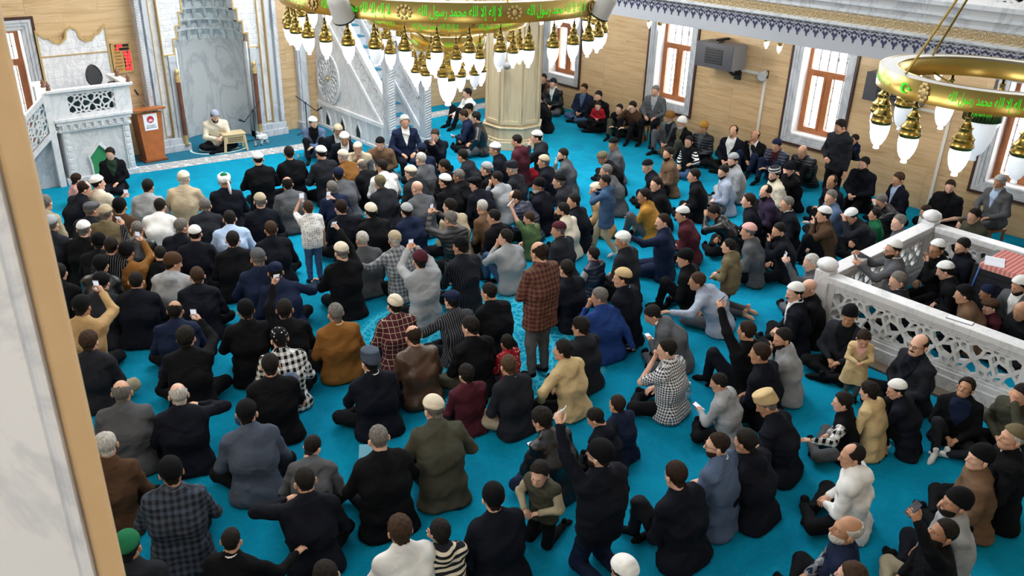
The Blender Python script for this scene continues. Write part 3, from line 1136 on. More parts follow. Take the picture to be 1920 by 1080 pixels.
def lattice(mb, O, U, V, w, h, cell, bw, depth, keep=None):
    O, U, V = (np.array(x, float) for x in (O, U, V))
    N = np.cross(U, V)
    for i, (a, b) in enumerate(strapwork(w, h, cell)):
        if keep and not keep((a + b) / 2): continue
        k = .8 if np.linalg.norm(a - b) < cell * .13 else 1.0
        mb.bar(O + U * a[0] + V * a[1], O + U * b[0] + V * b[1], bw * k, depth + .0011 * (i * 7 % 11), N, bw * .2)
    return mb


def text_mesh(txt, size, depth=.004, name='lettering'):
    cu = bpy.data.curves.new(name, 'FONT')
    cu.body = txt; cu.size = size; cu.align_x = 'CENTER'; cu.align_y = 'CENTER'; cu.extrude = depth; cu.resolution_u = 3
    o = bpy.data.objects.new(name, cu); COL.objects.link(o)
    dg = bpy.context.evaluated_depsgraph_get()
    me = bpy.data.meshes.new_from_object(o.evaluated_get(dg))
    bpy.data.objects.remove(o); bpy.data.curves.remove(cu)
    return me


# ---------------------------------------------------------------- floor
fl = MB(); fl.box(-4, 17.3, -4, 20.4, -.2, 0)
structure(fl.obj('floor', CARPET))


def strip_mat():
    t = NT('woven_border', .95)
    v = t.coord()
    vo = t.n('ShaderNodeTexVoronoi'); vo.inputs['Scale'].default_value = 11; t.l(v, vo.inputs['Vector'])
    t.color(t.ramp(vo.outputs['Distance'], [(.2, srgb('abaeb0')), (.5, srgb('8f9091')), (.7, srgb('c0c3c2'))]))
    return t.m


cb = MB()
pts = [(2.0, 18.43), (5.3, 18.3), (9.1, 17.87), (10.3, 17.9), (10.31, 18.45), (16.9, 18.75)]
for (x0, y0), (x1, y1) in zip(pts[:-1], pts[1:]):
    if x1 - x0 < .1: continue
    cb.poly([(x0, y0 - .24, 0), (x1, y1 - .24, 0), (x1, y1 + .24, 0), (x0, y0 + .24, 0)], (0, 0, .004))
tag(cb.obj('trim_1', strip_mat()), 'pale patterned woven border strip across the carpet before the niche', None, None, 'structure')
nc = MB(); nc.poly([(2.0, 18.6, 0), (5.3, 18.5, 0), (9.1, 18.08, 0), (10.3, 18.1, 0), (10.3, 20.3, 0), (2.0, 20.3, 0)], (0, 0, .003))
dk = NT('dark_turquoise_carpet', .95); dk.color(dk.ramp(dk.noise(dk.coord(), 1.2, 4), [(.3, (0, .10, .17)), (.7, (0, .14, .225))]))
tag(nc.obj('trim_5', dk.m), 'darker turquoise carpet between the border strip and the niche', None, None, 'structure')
# ring medallion lines of the imam's rug
rg = MB()
PALE = plain('pale_carpet_line', 'b9d3cf', .95)
for k in range(3):
    r = .62 - .1 * k
    pl = [(7.55 + r * 1.1 * math.cos(a), 19.0 + r * .8 * math.sin(a) - .1) for a in np.linspace(math.pi * .85, math.pi * 1.75, 14)]
    if k == 1: continue
    for (a, b), (c, d) in zip(pl[:-1], pl[1:]): rg.bar((a, b, .004), (c, d, .004), .05, .006)
tag(rg.obj('carpet_ornament', PALE), 'pale curved ornament line woven in the carpet under the reciter', 'ornament')


# ---------------------------------------------------------------- windows and walls
def window(n, base, rz, label):
    """opening 1.07 x 2.0 in a wall; local x along the wall, y into the room"""
    W, Z0, Z1 = 1.55, .62, 3.09
    root = thing('window_%d' % n, label, None, base, rz); root['kind'] = 'structure'
    b = MB()
    for a in (-1, 1): b.box(a * W / 2 - (.055 if a > 0 else 0), a * W / 2 + (.055 if a < 0 else 0), 0, .055, Z0, Z1)
    b.box(-W / 2 + .055, W / 2 - .055, 0, .055, Z0, Z0 + .055); b.box(-W / 2 + .055, W / 2 - .055, 0, .055, Z1 - .055, Z1)
    b.obj('outer_frame', DARKW, root)
    s = MB()
    steps = [(.055, .11, .05), (.11, .17, .035), (.17, .24, .02)]
    for i0, i1, d in steps:
        x0, x1, z0, z1 = W / 2 - i1, W / 2 - i0, Z0 + i0, Z1 - i0
        s.box(-x1, -x0, 0, d, z0, z1); s.box(x0, x1, 0, d, z0, z1)
        s.box(-x0, x0, 0, d, z0, z0 + (i1 - i0)); s.box(-x0, x0, 0, d, z1 - (i1 - i0), z1)
    s.obj('marble_surround', MARBLE2, root)
    w2, a0, a1 = W / 2 - .24, Z0 + .24, Z1 - .24
    r = MB()
    r.box(-w2, -w2 + .02, -.42, .0, a0, a1); r.box(w2 - .02, w2, -.42, 0, a0, a1)
    r.box(-w2, w2, -.42, .0, a0, a0 + .025); r.box(-w2, w2, -.42, 0, a1 - .02, a1)
    r.obj('reveal', WHITE, root)
    y0, y1 = -.34, -.27
    zt = a0 + (a1 - a0) * .68
    f = MB()
    f.box(-w2 + .02, -w2 + .1, y0, y1, a0 + .02, a1 - .02); f.box(w2 - .1, w2 - .02, y0, y1, a0 + .02, a1 - .02)
    f.box(-w2 + .1, w2 - .1, y0, y1, a0 + .02, a0 + .1); f.box(-w2 + .1, w2 - .1, y0, y1, a1 - .1, a1 - .02)
    f.box(-w2 + .1, w2 - .1, y0, y1, zt - .04, zt + .04); f.box(-.045, .045, y0, y1, a0 + .1, zt - .04)
    fr = f.obj('window_frame', WOODF, root)
    for a in (-1, 1):
        c = MB(); x0, x1 = (.05, w2 - .1) if a > 0 else (-w2 + .1, -.05)
        for q in ((x0, x0 + .05, a0 + .1, zt - .04), (x1 - .05, x1, a0 + .1, zt - .04), (x0 + .05, x1 - .05, a0 + .1, a0 + .15), (x0 + .05, x1 - .05, zt - .09, zt - .04)):
            c.box(q[0], q[1], y0 + .01, y1 + .015, q[2], q[3])
        ca = c.obj('casement', WOODF, root)
        MB().box(x0 + .05, x1 - .05, -.31, -.305, a0 + .15, zt - .09).obj('pane', GLASS, ca)
    MB().box(-w2 + .1, w2 - .1, -.31, -.305, zt + .04, a1 - .1).obj('pane', GLASS, root)
    g = MB()
    for i in range(5):
        x = -w2 + .12 + (2 * w2 - .24) * i / 4
        g.bar((x, -.55, a0), (x, -.55, a1), .026, .02)
        for k in range(7): g.sphere((x, -.55, a0 + .15 + .29 * k), .026, 6, 4)
    for z in (a0 + .08, zt, a1 - .1): g.bar((-w2, -.55, z), (w2, -.55, z), .018, .018)
    for k in range(4):
        x = -w2 + .25 + .19 * k
        g.tube([(x + .07 * math.cos(a), -.55, a0 + .3 + .07 * math.sin(a)) for a in np.linspace(0, 6.283, 11)], .008, 4)
        g.tube([(x + .08 * math.cos(a), -.55, zt + .28 + .08 * math.sin(a)) for a in np.linspace(0, 6.283, 11)], .008, 4)
    g.obj('iron_grille', IRON, root)
    pl = bpy.data.lights.new('sky_portal', 'AREA'); pl.shape = 'RECTANGLE'; pl.size = 1.07; pl.size_y = 2.0; pl.cycles.is_portal = True
    po = bpy.data.objects.new('sky_portal', pl); COL.objects.link(po); po.parent = root
    po.location = (0, -.45, (a0 + a1) / 2); po.rotation_euler = (math.radians(90), 0, 0)
    return root


def clad_wall(name, ax0, ax1, zmax, holes, to_world, label, row=.78, col=1.36, thick=.45, upper=()):
    """wall core with openings plus stone slabs; a = coordinate along the wall; to_world(a, d, z), d into the room"""
    core = MB()

    def block(mb, a0, a1, d0, d1, z0, z1):
        vs = [to_world(a, d, z) for z in (z0, z1) for d in (d0, d1) for a in (a0, a1)]
        mb.add(vs, [(0, 2, 3, 1), (4, 5, 7, 6), (0, 1, 5, 4), (1, 3, 7, 5), (3, 2, 6, 7), (2, 0, 4, 6)])
    allh = list(holes) + list(upper)
    cuts = sorted({ax0, ax1, *[h[0] for h in allh], *[h[1] for h in allh]})
    for a0, a1 in zip(cuts[:-1], cuts[1:]):
        m = (a0 + a1) / 2
        zs = [0.0]
        for h in sorted([h for h in allh if h[0] < m < h[1]], key=lambda h: h[2]): zs += [h[2], h[3]]
        zs.append(zmax)
        for z0, z1 in zip(zs[::2], zs[1::2]):
            if z1 - z0 > .01: block(core, a0, a1, -thick, 0, z0, z1)
    w = core.obj(name, TRAV); structure(w); w['label'] = label
    rr = random.Random(5)
    z = 0.0; k = 0
    while z < 4.2:
        zt = min(z + row, 4.2)
        edges = {ax0, ax1}
        a = ax0 + (col / 2 if k % 2 else 0)
        while a < ax1: edges.add(a); a += col
        hs = [h for h in holes if h[2] < zt - .01 and h[3] > z + .01]
        for h in hs: edges |= {h[0], h[1]}
        e = sorted(edges)
        for a0, a1 in zip(e[:-1], e[1:]):
            m = (a0 + a1) / 2
            spans = [(z, zt)]
            for h in hs:
                if h[0] < m < h[1]:
                    spans = [s for s in ((z, min(h[2], zt)), (max(h[3], z), zt)) if s[1] - s[0] > .02]
            if a1 - a0 < .03: continue
            for z0, z1 in spans:
                sb = MB(); p = rr.uniform(.010, .013)
                block(sb, a0 + .0015, a1 - .0015, .0005, p, z0 + .0015, z1 - .0015)
                sb.obj('stone_slab', TRAV, w)
        z = zt; k += 1
    return w


WZ0, WZ1 = .86, 2.85
wins_r = [17.36, 13.50, 9.47, 5.27, 1.2]
wins_q = [3.5, 14.9]
holes_r = [(y - .535, y + .535, WZ0, WZ1) for y in wins_r]
holes_q = [(x - .535, x + .535, WZ0, WZ1) for x in wins_q]
up_r = [(y - 1.3, y + 1.3, 5.4, 8.2) for y in (16.5, 12.6, 8.7, 4.8, .9)]
up_q = [(x - 1.2, x + 1.2, 5.4, 8.2) for x in (1.0, 4.4, 11.0, 14.4)]
niche_hole = [(6.93, 8.57, 0, 3.9)]
clad_wall('wall_right', -4, 19.4, 9, holes_r, lambda a, d, z: (16.9 - d, a, z), 'beige stone clad wall with tall windows on the right', upper=up_r)
clad_wall('wall_back', -4, 17.35, 9, holes_q + niche_hole, lambda a, d, z: (a, 19.4 - d, z), 'beige stone clad wall behind the prayer niche', upper=up_q)
LX, LW = -1.6, [(y - 1.3, y + 1.3, 5.2, 8.3) for y in (5.0, 9.0)]  # upper openings of the unseen left wall, placed for the light they give
wl = MB(); wl.box(LX - .4, LX, -4, 19.85, 0, 5.2); wl.box(LX - .4, LX, -4, 19.85, 8.3, 9)
ys = [-4] + [q for h in LW for q in h[:2]] + [19.85]
for y0, y1 in zip(ys[::2], ys[1::2]): wl.box(LX - .4, LX, y0, y1, 5.2, 8.3)
structure(wl.obj('wall_left', TRAV))['label'] = 'plain stone wall on the left beyond the frame'
up_l = LW
# ceiling with a made-up opening to the sky, placed to light the hall
SKY_OPENING = (7.4, 12.5, 9.5, 17.8)
cl = MB()
for q in ((-4.4, SKY_OPENING[0], -4.4, 19.85), (SKY_OPENING[1], 17.35, -4.4, 19.85), (SKY_OPENING[0], SKY_OPENING[1], -4.4, SKY_OPENING[2]), (SKY_OPENING[0], SKY_OPENING[1], SKY_OPENING[3], 19.85)): cl.box(*q, 9, 9.3)
structure(cl.obj('ceiling', WHITE))
pl = bpy.data.lights.new('sky_portal', 'AREA'); pl.shape = 'RECTANGLE'; pl.size = SKY_OPENING[1] - SKY_OPENING[0]; pl.size_y = SKY_OPENING[3] - SKY_OPENING[2]; pl.cycles.is_portal = True
po = bpy.data.objects.new('sky_portal', pl); COL.objects.link(po); po.location = ((SKY_OPENING[0] + SKY_OPENING[1]) / 2, (SKY_OPENING[2] + SKY_OPENING[3]) / 2, 9.2)
wb = MB(); wb.box(-4.4, 17.35, -4.4, -4, 0, 5); wb.box(-4.4, 17.35, -4.4, -4, 8.4, 9); wb.box(-4.4, -.6, -4.4, -4, 5, 8.4); wb.box(.9, 17.35, -4.4, -4, 5, 8.4)  # opening added behind the camera to light the gallery column
pl = bpy.data.lights.new('sky_portal', 'AREA'); pl.shape = 'RECTANGLE'; pl.size = 1.5; pl.size_y = 3.4; pl.cycles.is_portal = True
po = bpy.data.objects.new('sky_portal', pl); COL.objects.link(po); po.location = (.15, -4.2, 6.7); po.rotation_euler = (math.radians(90), 0, 0)
 
structure(wb.obj('wall_front', TRAV))['label'] = 'plain stone wall behind the gallery'
for (h, f) in [(h, 'r') for h in up_r] + [(h, 'q') for h in up_q] + [(h, 'l') for h in up_l]:
    pl = bpy.data.lights.new('sky_portal', 'AREA'); pl.shape = 'RECTANGLE'; pl.size = h[1] - h[0]; pl.size_y = h[3] - h[2]; pl.cycles.is_portal = True
    po = bpy.data.objects.new('sky_portal', pl); COL.objects.link(po)
    c, z = (h[0] + h[1]) / 2, (h[2] + h[3]) / 2
    if f == 'l': po.location = (LX - .2, c, z); po.rotation_euler = (math.radians(90), 0, math.radians(-90))
    elif f == 'r': po.location = (17.1, c, z); po.rotation_euler = (math.radians(90), 0, math.radians(90))
    else: po.location = (c, 19.6, z); po.rotation_euler = (math.radians(90), 0, math.pi)
ords = ['farthest', 'second', 'third', 'fourth', 'nearest']
n = 0
for y, lab in zip(wins_r, ('farthest window of the right wall, partly behind the stone pillar', 'tall brown framed window of the right wall behind the grey-haired man on the sill', 'tall window of the right wall behind the standing man', 'tall window of the right wall behind the old man on a chair', 'window of the right wall outside the frame')):
    n += 1
    window(n, (16.9, y, 0), math.radians(90), lab)
for x, lab in zip(wins_q, ('tall window left of the white pulpit', 'window of the back wall half hidden by the pillar')):
    n += 1
    window(n, (x, 19.4, 0), math.pi, lab)

# ---------------------------------------------------------------- balcony on the right
root = thing('trim_2', 'white and gold fascia of the balcony along the right side', None, (13.0, 0, 0)); root['kind'] = 'structure'
b = MB(); b.box(.04, 3.88, -4, 19.39, 3.5, 4.3); b.obj('slab', GREYP, root)
b = MB(); b.box(-.02, .06, -4, 19.39, 3.42, 3.86); b.obj('fascia', plain('fascia_white', 'a4a7ae', .55), root)
b = MB()
for z0, z1, d in ((3.83, 3.87, .06), (4.04, 4.09, .07), (4.09, 4.16, .04), (4.16, 4.21, .1), (4.21, 4.30, .06), (4.30, 4.36, .13)): b.box(-d, .06, -4, 19.39, z0, z1)
b.obj('moulding', MARBLE2, root)
b = MB(); b.box(-.035, .05, -4, 19.39, 3.87, 4.04); b.obj('gilded_ground', plain('cream_ground', 'cfc6b4', .6), root)
sc = MB()
for ph_ in (0, math.pi):
    sc.tube([(-.043, -.13 + .26 * t / 12, 3.955 + .05 * math.sin(2 * math.pi * t / 12 + ph_)) for t in range(13)], .009, 5)
for yy in (-.065, .065):
    sc.tube([(-.043, yy + .028 * math.cos(a), 3.955 + .03 * math.sin(a)) for a in np.linspace(0, 6.283, 9)], .007, 5)
    sc.sphere((-.043, yy, 3.955), (.01, .012, .014), 6, 4)
for yy in (-.13, 0):
    for q in (-1, 1): sc.tube([(-.043, yy + .03 * math.cos(a), 3.955 + q * .05 + .02 * math.sin(a)) for a in np.linspace(.3, 5.5, 7)], .006, 4)
me_sc = sc.mesh('gilded_scroll', True)
tf = MB()
for (y, z, r) in ((0, 3.655, .024), (-.03, 3.685, .02), (.03, 3.685, .02), (0, 3.61, .013), (.0825, 3.715, .016)):
    tf.poly([(-.021, y + r * math.cos(a), z + r * 1.3 * math.sin(a)) for a in np.linspace(0, 2 * math.pi, 9)[:-1]], (-.006, 0, 0))
tf.poly([(-.021, -.08, 3.765), (-.021, -.045, 3.715), (-.021, 0, 3.745), (-.021, .045, 3.715), (-.021, .08, 3.765), (-.021, .04, 3.75), (-.021, 0, 3.785), (-.021, -.04, 3.75)], (-.006, 0, 0))
tf.poly([(-.021, -.075, 3.79), (-.021, -.02, 3.812), (-.021, .0, 3.80), (-.021, -.05, 3.785)], (-.006, 0, 0))
tf.poly([(-.021, .075, 3.79), (-.021, .02, 3.812), (-.021, .0, 3.80), (-.021, .05, 3.785)], (-.006, 0, 0))
me_tf = tf.mesh('stencil_motif')
y = 3.4
while y < 16.5:
    link('stencil_motif', me_tf, root, NAVY, Matrix.Translation((0, y, 0)))
    y += .165
y = 3.4
while y < 16.5:
    link('gilded_scroll', me_sc, root, GILT, Matrix.Translation((0, y, 0)))
    y += .26
bal = MB(); lattice(bal, (-.02, 2.8, 4.42), (0, 1, 0), (0, 0, 1), 4.0, .7, .35, .04, .05)
bal.obj('balustrade_lattice', MARBLE, root)
b = MB(); b.box(-.1, .06, -4, 19.39, 5.12, 5.25); b.box(-.06, .04, -4, 19.39, 4.36, 4.43); b.obj('balustrade_rail', MARBLE, root)
b = MB(); b.box(.1, .14, 2.5, 7.5, 4.36, 5.12); b.obj('balustrade_shade_sheet', plain('gap_shade', '101114', .9), root)  # near-black sheet paints the shade seen through the lattice

# gallery the photograph is taken from: its column at the left
root = thing('trim_3', 'beige stone gallery column close on the left', None, (0, 0, 0)); root['kind'] = 'structure'
e, m_, d2 = np.array([.285, 1.473]), np.array([.243, 1.492]), np.array([-.10, 1.41])
bk = np.array([.05, .25])
b = MB(); b.poly([(*e, 0), (*(e + bk), 0), (*(m_ + bk - [.05, -.1]), 0), (*m_, 0)], (0, 0, 9)); b.obj('stone_edge', plain('sandy_stone', 'c9aa80', .6, noise=.06), root, bevel=.006)
b = MB(); b.poly([(.243, 1.512, 0), (.2, 1.60, 0), (-.1, 1.7, 0), (-.1, 1.40, 0), (.1, 1.44, 0), (.205, 1.46, 0), (.215, 1.485, 0), (.222, 1.478, 0), (.232, 1.482, 0)][::-1], (0, 0, 9)); b.obj('marble_face', MARBLE, root)

# ---------------------------------------------------------------- octagonal pillar
root = thing('trim_4', 'octagonal beige stone pillar with sunk panels', None, (13.35, 15.3, 0)); root['kind'] = 'structure'


def octa(r, off=22.5): return [(r * math.cos(math.radians(off + 45 * k)), r * math.sin(math.radians(off + 45 * k))) for k in range(8)]


b = MB()
for r, z0, z1 in ((.80, 0, .2), (.76, .2, .26), (.72, .26, .5), (.75, .5, .54)):
    b.poly([(x, y, z0) for x, y in octa(r)], (0, 0, z1 - z0))
b.obj('plinth', PILLAR_M, root, bevel=.012)
b = MB(); b.poly([(x, y, .5) for x, y in octa(.66)], (0, 0, 2.95)); b.obj('shaft', PILLAR_M, root)
for k in range(8):
    a = math.radians(45 * k + 45); ca, sa = math.cos(a), math.sin(a)
    ap = .66 * math.cos(math.radians(22.5))
    f = MB()
    for x0, x1, z0, z1 in ((-.24, -.18, .6, 3.4), (.18, .24, .6, 3.4), (-.18, .18, .6, .68), (-.18, .18, 3.3, 3.4)):
        f.obox((ca * (ap + .008) - sa * (x0 + x1) / 2, sa * (ap + .008) + ca * (x0 + x1) / 2, (z0 + z1) / 2), ((-sa, ca, 0), (ca, sa, 0), (0, 0, 1)), ((x1 - x0) / 2, .03, (z1 - z0) / 2))
    f.obj('panel_frame', PILLAR_M, root)
o = MB(); o.lathe([(0, -.05), (.07, -.05), (.08, -.03), (.08, .04), (.05, .08), (0, .08)], 14)
root = thing('spot_lamp', 'small round dark spot lamp fixed on the octagonal pillar', 'spotlight', (12.72, 14.82, 1.98), 0)
mm = Matrix.Rotation(math.radians(60), 4, Vector((1, -1, 0)))
o.obj('housing', STEEL, root, True, matrix=mm)
MB().lathe([(0, -.055), (.062, -.055), (.062, -.045)], 14).obj('lens', BLACK, root, matrix=mm)

# ---------------------------------------------------------------- prayer niche
root = thing('mihrab', 'tall grey marble prayer niche with stalactite vault and gilt lines', 'prayer niche', (7.75, 19.4, 0))
for s in (-1, 1):
    b = MB()
    for x0, x1, d in ((.86, 1.02, .24), (1.02, 1.12, .2), (1.12, 1.30, .15), (1.30, 1.42, .24), (1.42, 1.48, .18), (1.48, 1.58, .27)):
        b.box(min(s * x0, s * x1), max(s * x0, s * x1), -d, .0, .3, 4.8 if x0 > 1.1 else 2.11)
    b.obj('side_frame', MARBLE2, root, bevel=.008)
    b = MB()
    b.box(min(s * .8, s * 1.62), max(s * .8, s * 1.62), -.32, 0, 0, .16); b.box(min(s * .84, s * 1.6), max(s * .84, s * 1.6), -.28, 0, .16, .3)
    b.obj('plinth', MARBLE2, root, bevel=.01)
    z = MB()
    for i in range(70):
        zz = .36 + i * .06
        z.bar((s * 1.50, -.272, zz), (s * 1.56, -.272, zz + .04), .012, .01, (0, 1, 0))
    z.obj('plait_band', MARBLE, root)
    g = MB()
    for x in (1.12, 1.30): g.box(s * x - .008, s * x + .008, -.252, -.14, .34, 4.7)
    g.box(min(s * 1.12, s * 1.3), max(s * 1.12, s * 1.3), -.165, -.14, .33, .35)
    g.obj('gilt_line', GOLD, root)
    p = MB(); p.box(min(s * 1.14, s * 1.28), max(s * 1.14, s * 1.28), -.16, 0, .36, 4.6); p.obj('sunk_panel', CARVED_F, root)
    # colonnette
    c = MB(); c.lathe([(.05, .36), (.05, 1.55)], 12, (s * .9, -.30, 0)); c.obj('colonnette', plain('red_brown_marble', '6b4636', .3, noise=.3), root, True)
    for nm, z0, q in (('column_foot', .12, 1), ('column_head', 1.55, 1)):
        prof = [(.0, 0), (.06, 0), (.045, .04), (.055, .08), (.035, .11), (.06, .16), (.05, .22), (.055, .24)] if nm == 'column_foot' else [(.055, 0), (.045, .03), (.065, .09), (.03, .14), (.045, .18), (.05, .22), (.03, .27), (0, .28)]
        MB().lathe(prof, 12, (s * .9, -.30, z0)).obj(nm, GOLD, root, True)
    # spandrel with stepped inner edge
    st = [(.86, 2.2), (.98, 2.2)]
    outl = [(1.115, 2.12), (1.115, 4.8), (.0, 4.8), (.0, 4.5), (.28, 4.5), (.28, 4.2), (.40, 4.2), (.40, 3.85), (.5, 3.85), (.5, 3.4), (.58, 3.4), (.58, 3.0), (.66, 3.0), (.66, 2.72), (.76, 2.72), (.76, 2.45), (.86, 2.45), (.86, 2.12)]
    sp = MB(); sp.poly([(s * x, -.20, z_) for x, z_ in (outl if s < 0 else outl[::-1])], (0, .2, 0)); sp.obj('spandrel', CARVED, root)
    ge = MB()
    for (x0, z0), (x1, z1) in zip(outl[4:-1], outl[5:]): ge.bar((s * x0, -.206, z0), (s * x1, -.206, z1), .03, .02, (0, 1, 0), .014)
    ge.bar((s * .86, -.206, 2.12), (s * 1.1, -.206, 2.12), .03, .02, (0, 1, 0))
    ge.obj('gilt_edge', GOLD, root)
nb = MB(); nb.lathe([(.82, 0), (.82, 2.25)], 20, (0, 0, 0), 0, math.pi); nb.box(-.84, -.8, -.2, .02, 0, 2.25); nb.box(.8, .84, -.2, .02, 0, 2.25)
nb.obj('niche_wall', marble_mat('niche_marble', 'c3c6c7', 'a6abae', .4, .6), root, True)
for i, (r0, r1, z0, z1) in enumerate(((.83, .74, 2.2, 2.5), (.76, .66, 2.5, 2.72), (.68, .58, 2.72, 2.98), (.6, .5, 2.98, 3.25), (.52, .4, 3.25, 3.5), (.42, .25, 3.5, 3.8))):
    m = MB(); nn = 9 - i // 2
    h = z1 - z0
    m.lathe([(r0 + .02, z0), (r0 + .02, z1), (r1 - .01, z1), (r1 - .01, z1 - .03), (r1 + .02, z1 - .05), (r0 + .0, z0 + h * .45), (r0 + .0, z0)], 24, (0, 0, 0), 0, math.pi)
    for k in range(nn + 1):
        a = math.pi * k / nn; ca, sa = math.cos(a), math.sin(a)
        t = np.array([-sa, ca, 0]); ra = np.array([ca, sa, 0]); wv = math.pi * r0 / nn * .2
        c0 = ra * (r0 - .005)
        top = [c0 + t * wv + [0, 0, z1 - .03], c0 - t * wv + [0, 0, z1 - .03], ra * (r1 - .005) - t * wv * .8 + [0, 0, z1 - .03], ra * (r1 - .005) + t * wv * .8 + [0, 0, z1 - .03]]
        bot = [c0 + t * wv * .4 + [0, 0, z0 + h * .05], c0 - t * wv * .4 + [0, 0, z0 + h * .05], ra * (r0 - .03) - t * wv * .4 + [0, 0, z0 + h * .12], ra * (r0 - .03) + t * wv * .4 + [0, 0, z0 + h * .12]]
        m.add(bot + top, [(0, 1, 2, 3), (7, 6, 5, 4), (0, 4, 5, 1), (1, 5, 6, 2), (2, 6, 7, 3), (3, 7, 4, 0)])
    m.obj('stalactite_tier', marble_mat('vault_marble', 'd0d6d8', 'aab4b8', .4, 2.0), root)
b = MB(); b.box(-.9, .9, .0, .9, 3.8, 3.95); b.box(-.9, .9, .88, .95, 0, 3.95); b.box(-.95, -.88, .3, .95, 0, 3.95); b.box(.88, .95, .3, .95, 0, 3.95); b.obj('outer_shell', MARBLE, root)
# slim pilaster right of the niche
root = thing('pilaster', 'slim pale grey marble pilaster between the prayer niche and the stair pulpit', 'pilaster', (9.95, 19.385, 0))
b = MB(); b.box(-.12, .12, -.16, 0, 0, 4.8); b.box(-.07, .07, -.2, 0, .2, 4.7); b.obj('shaft', MARBLE2, root, bevel=.01)
b = MB(); b.box(-.17, .17, -.24, 0, 0, .2); b.obj('foot', MARBLE2, root, bevel=.01)
# ---------------------------------------------------------------- white pulpit at the left (kursu)
root = thing('pulpit', 'white carved marble preaching pulpit with pierced star panel', 'pulpit', (4.7, 18.1, 0))
b = MB()
b.box(-.62, .66, .02, .95, 0, 1.08); b.box(-.68, .72, -.04, 1.0, 0, .12); b.obj('pedestal', CARVED_F, root, bevel=.01)
for x in (-.6, .54):
    p = MB(); p.box(x, x + .13, -.02, .04, .12, 1.08)
    for k in range(7): p.box(x + .03, x + .10, -.035, 0, .18 + .125 * k, .26 + .125 * k)
    p.obj('pilaster', MARBLE, root)
c = MB()
for i, (z0, z1, o) in enumerate(((1.06, 1.12, .03), (1.12, 1.2, .01), (1.2, 1.27, .05), (1.27, 1.33, .08))): c.box(-.64 - o, .68 + o, -o - .02, .97, z0, z1)
c.obj('cornice', MARBLE, root, bevel=.008)
for i in range(9): MB().box(-.6 + .145 * i, -.52 + .145 * i, -.075, 0, 1.1, 1.2).obj('bracket', CARVED_F, root, bevel=.008)
# box with pierced panel
b = MB()
b.box(-.72, -.4, -.06, .0, 1.33, 1.84); b.box(.46, .78, -.06, 0, 1.33, 1.84); b.box(-.4, .46, -.06, 0, 1.33, 1.4); b.box(-.4, .46, -.06, 0, 1.77, 1.84)
b.box(-.72, -.64, 0, .95, 1.33, 1.84); b.box(.7, .78, 0, .95, 1.33, 1.84); b.box(-.64, .7, 0, .95, 1.33, 1.38)
b.obj('parapet', MARBLE, root, bevel=.008)
b = MB(); b.box(-.78, .84, -.12, .02, 1.84, 1.9); b.box(-.78, -.6, .02, .95, 1.84, 1.9); b.box(.66, .84, .02, .95, 1.84, 1.9); b.obj('coping', MARBLE, root, bevel=.01)
lt = MB(); lattice(lt, (-.4, -.03, 1.4), (1, 0, 0), (0, 0, 1), .86, .37, .37, .026, .035); lt.obj('pierced_panel', MARBLE, root)
b = MB(); b.box(-.4, .46, .1, .13, 1.38, 1.77); b.obj('panel_shade_sheet', plain('dark_teal_shadow', '23424a', .8), root)  # dark sheet paints the shade inside the piercings
# pointed niche in the pedestal
arch = [(-.17, .12), (-.17, .32), (-.2, .5), (-.1, .6), (.02, .74), (.14, .6), (.24, .5), (.21, .32), (.21, .12)]
MB().poly([(x, .015, z) for x, z in arch], (0, -.006, 0)).obj('niche_backing', plain('green_niche', '2f8a55', .7), root)
fr = MB()
for (x0, z0), (x1, z1) in zip(arch[:-1], arch[1:]): fr.bar((x0, .0, z0), (x1, .0, z1), .03, .05, (0, 1, 0), .012)
fr.obj('niche_frame', MARBLE, root)
for x, y in ((-.7, -.05), (.78, -.05), (-.7, .3), (.78, .6)):
    MB().lathe([(.0, 0), (.035, 0), (.05, .03), (.03, .05), (.045, .08), (.03, .12), (.008, .17), (0, .18)], 10, (x, y, 1.9)).obj('finial', plain('brown_turned_wood', '7c5648', .4), root, True)
# flight of steps behind a slanting pierced rail, going down to the left
rl = MB()
A, B = np.array([-.72, -.04, 1.86]), np.array([-2.1, -.04, .62])
for dz in (0, -.72): rl.bar(A + [0, 0, dz], B + [0, 0, dz], .106, .09)
rl.box(-.84, -.72, -.09, .03, .0, 1.86); rl.box(-2.18, -2.06, -.09, .03, 0, .75)
rl.obj('stair_rail', MARBLE, root, bevel=.008)
U = (B - A) / np.linalg.norm(B - A)
lt = MB(); O = A + U * .08 + [0, 0, -.62]
lattice(lt, O, U, (0, 0, 1), 1.65, .56, .3, .028, .04); lt.obj('stair_lattice', MARBLE, root)
gp = MB(); cols = [plain('stained_glass_cyan', '5cb6cf', .3), plain('stained_glass_coral', 'd98a77', .3), plain('stained_glass_pale', 'd6e2e8', .3)]
for i in range(8):
    O2 = O + U * (.02 + .2 * i) + [0, .03, 0]
    for j in range(2):
        q = O2 + np.array([0, 0, .02 + .27 * j])
        MB().poly([q, q + U * .19, q + U * .19 + [0, 0, .25], q + [0, 0, .25]], (0, .008, 0)).obj('coloured_pane', cols[(i * 2 + j * 3 + i // 3) % 3], root)
st = MB()
for i in range(7): st.box(-.74 - .2 * (i + 1), -.74 - .2 * i, .05, .9, 0, 1.33 - .19 * (i + 1) + .1)
st.obj('steps', MARBLE2, root)
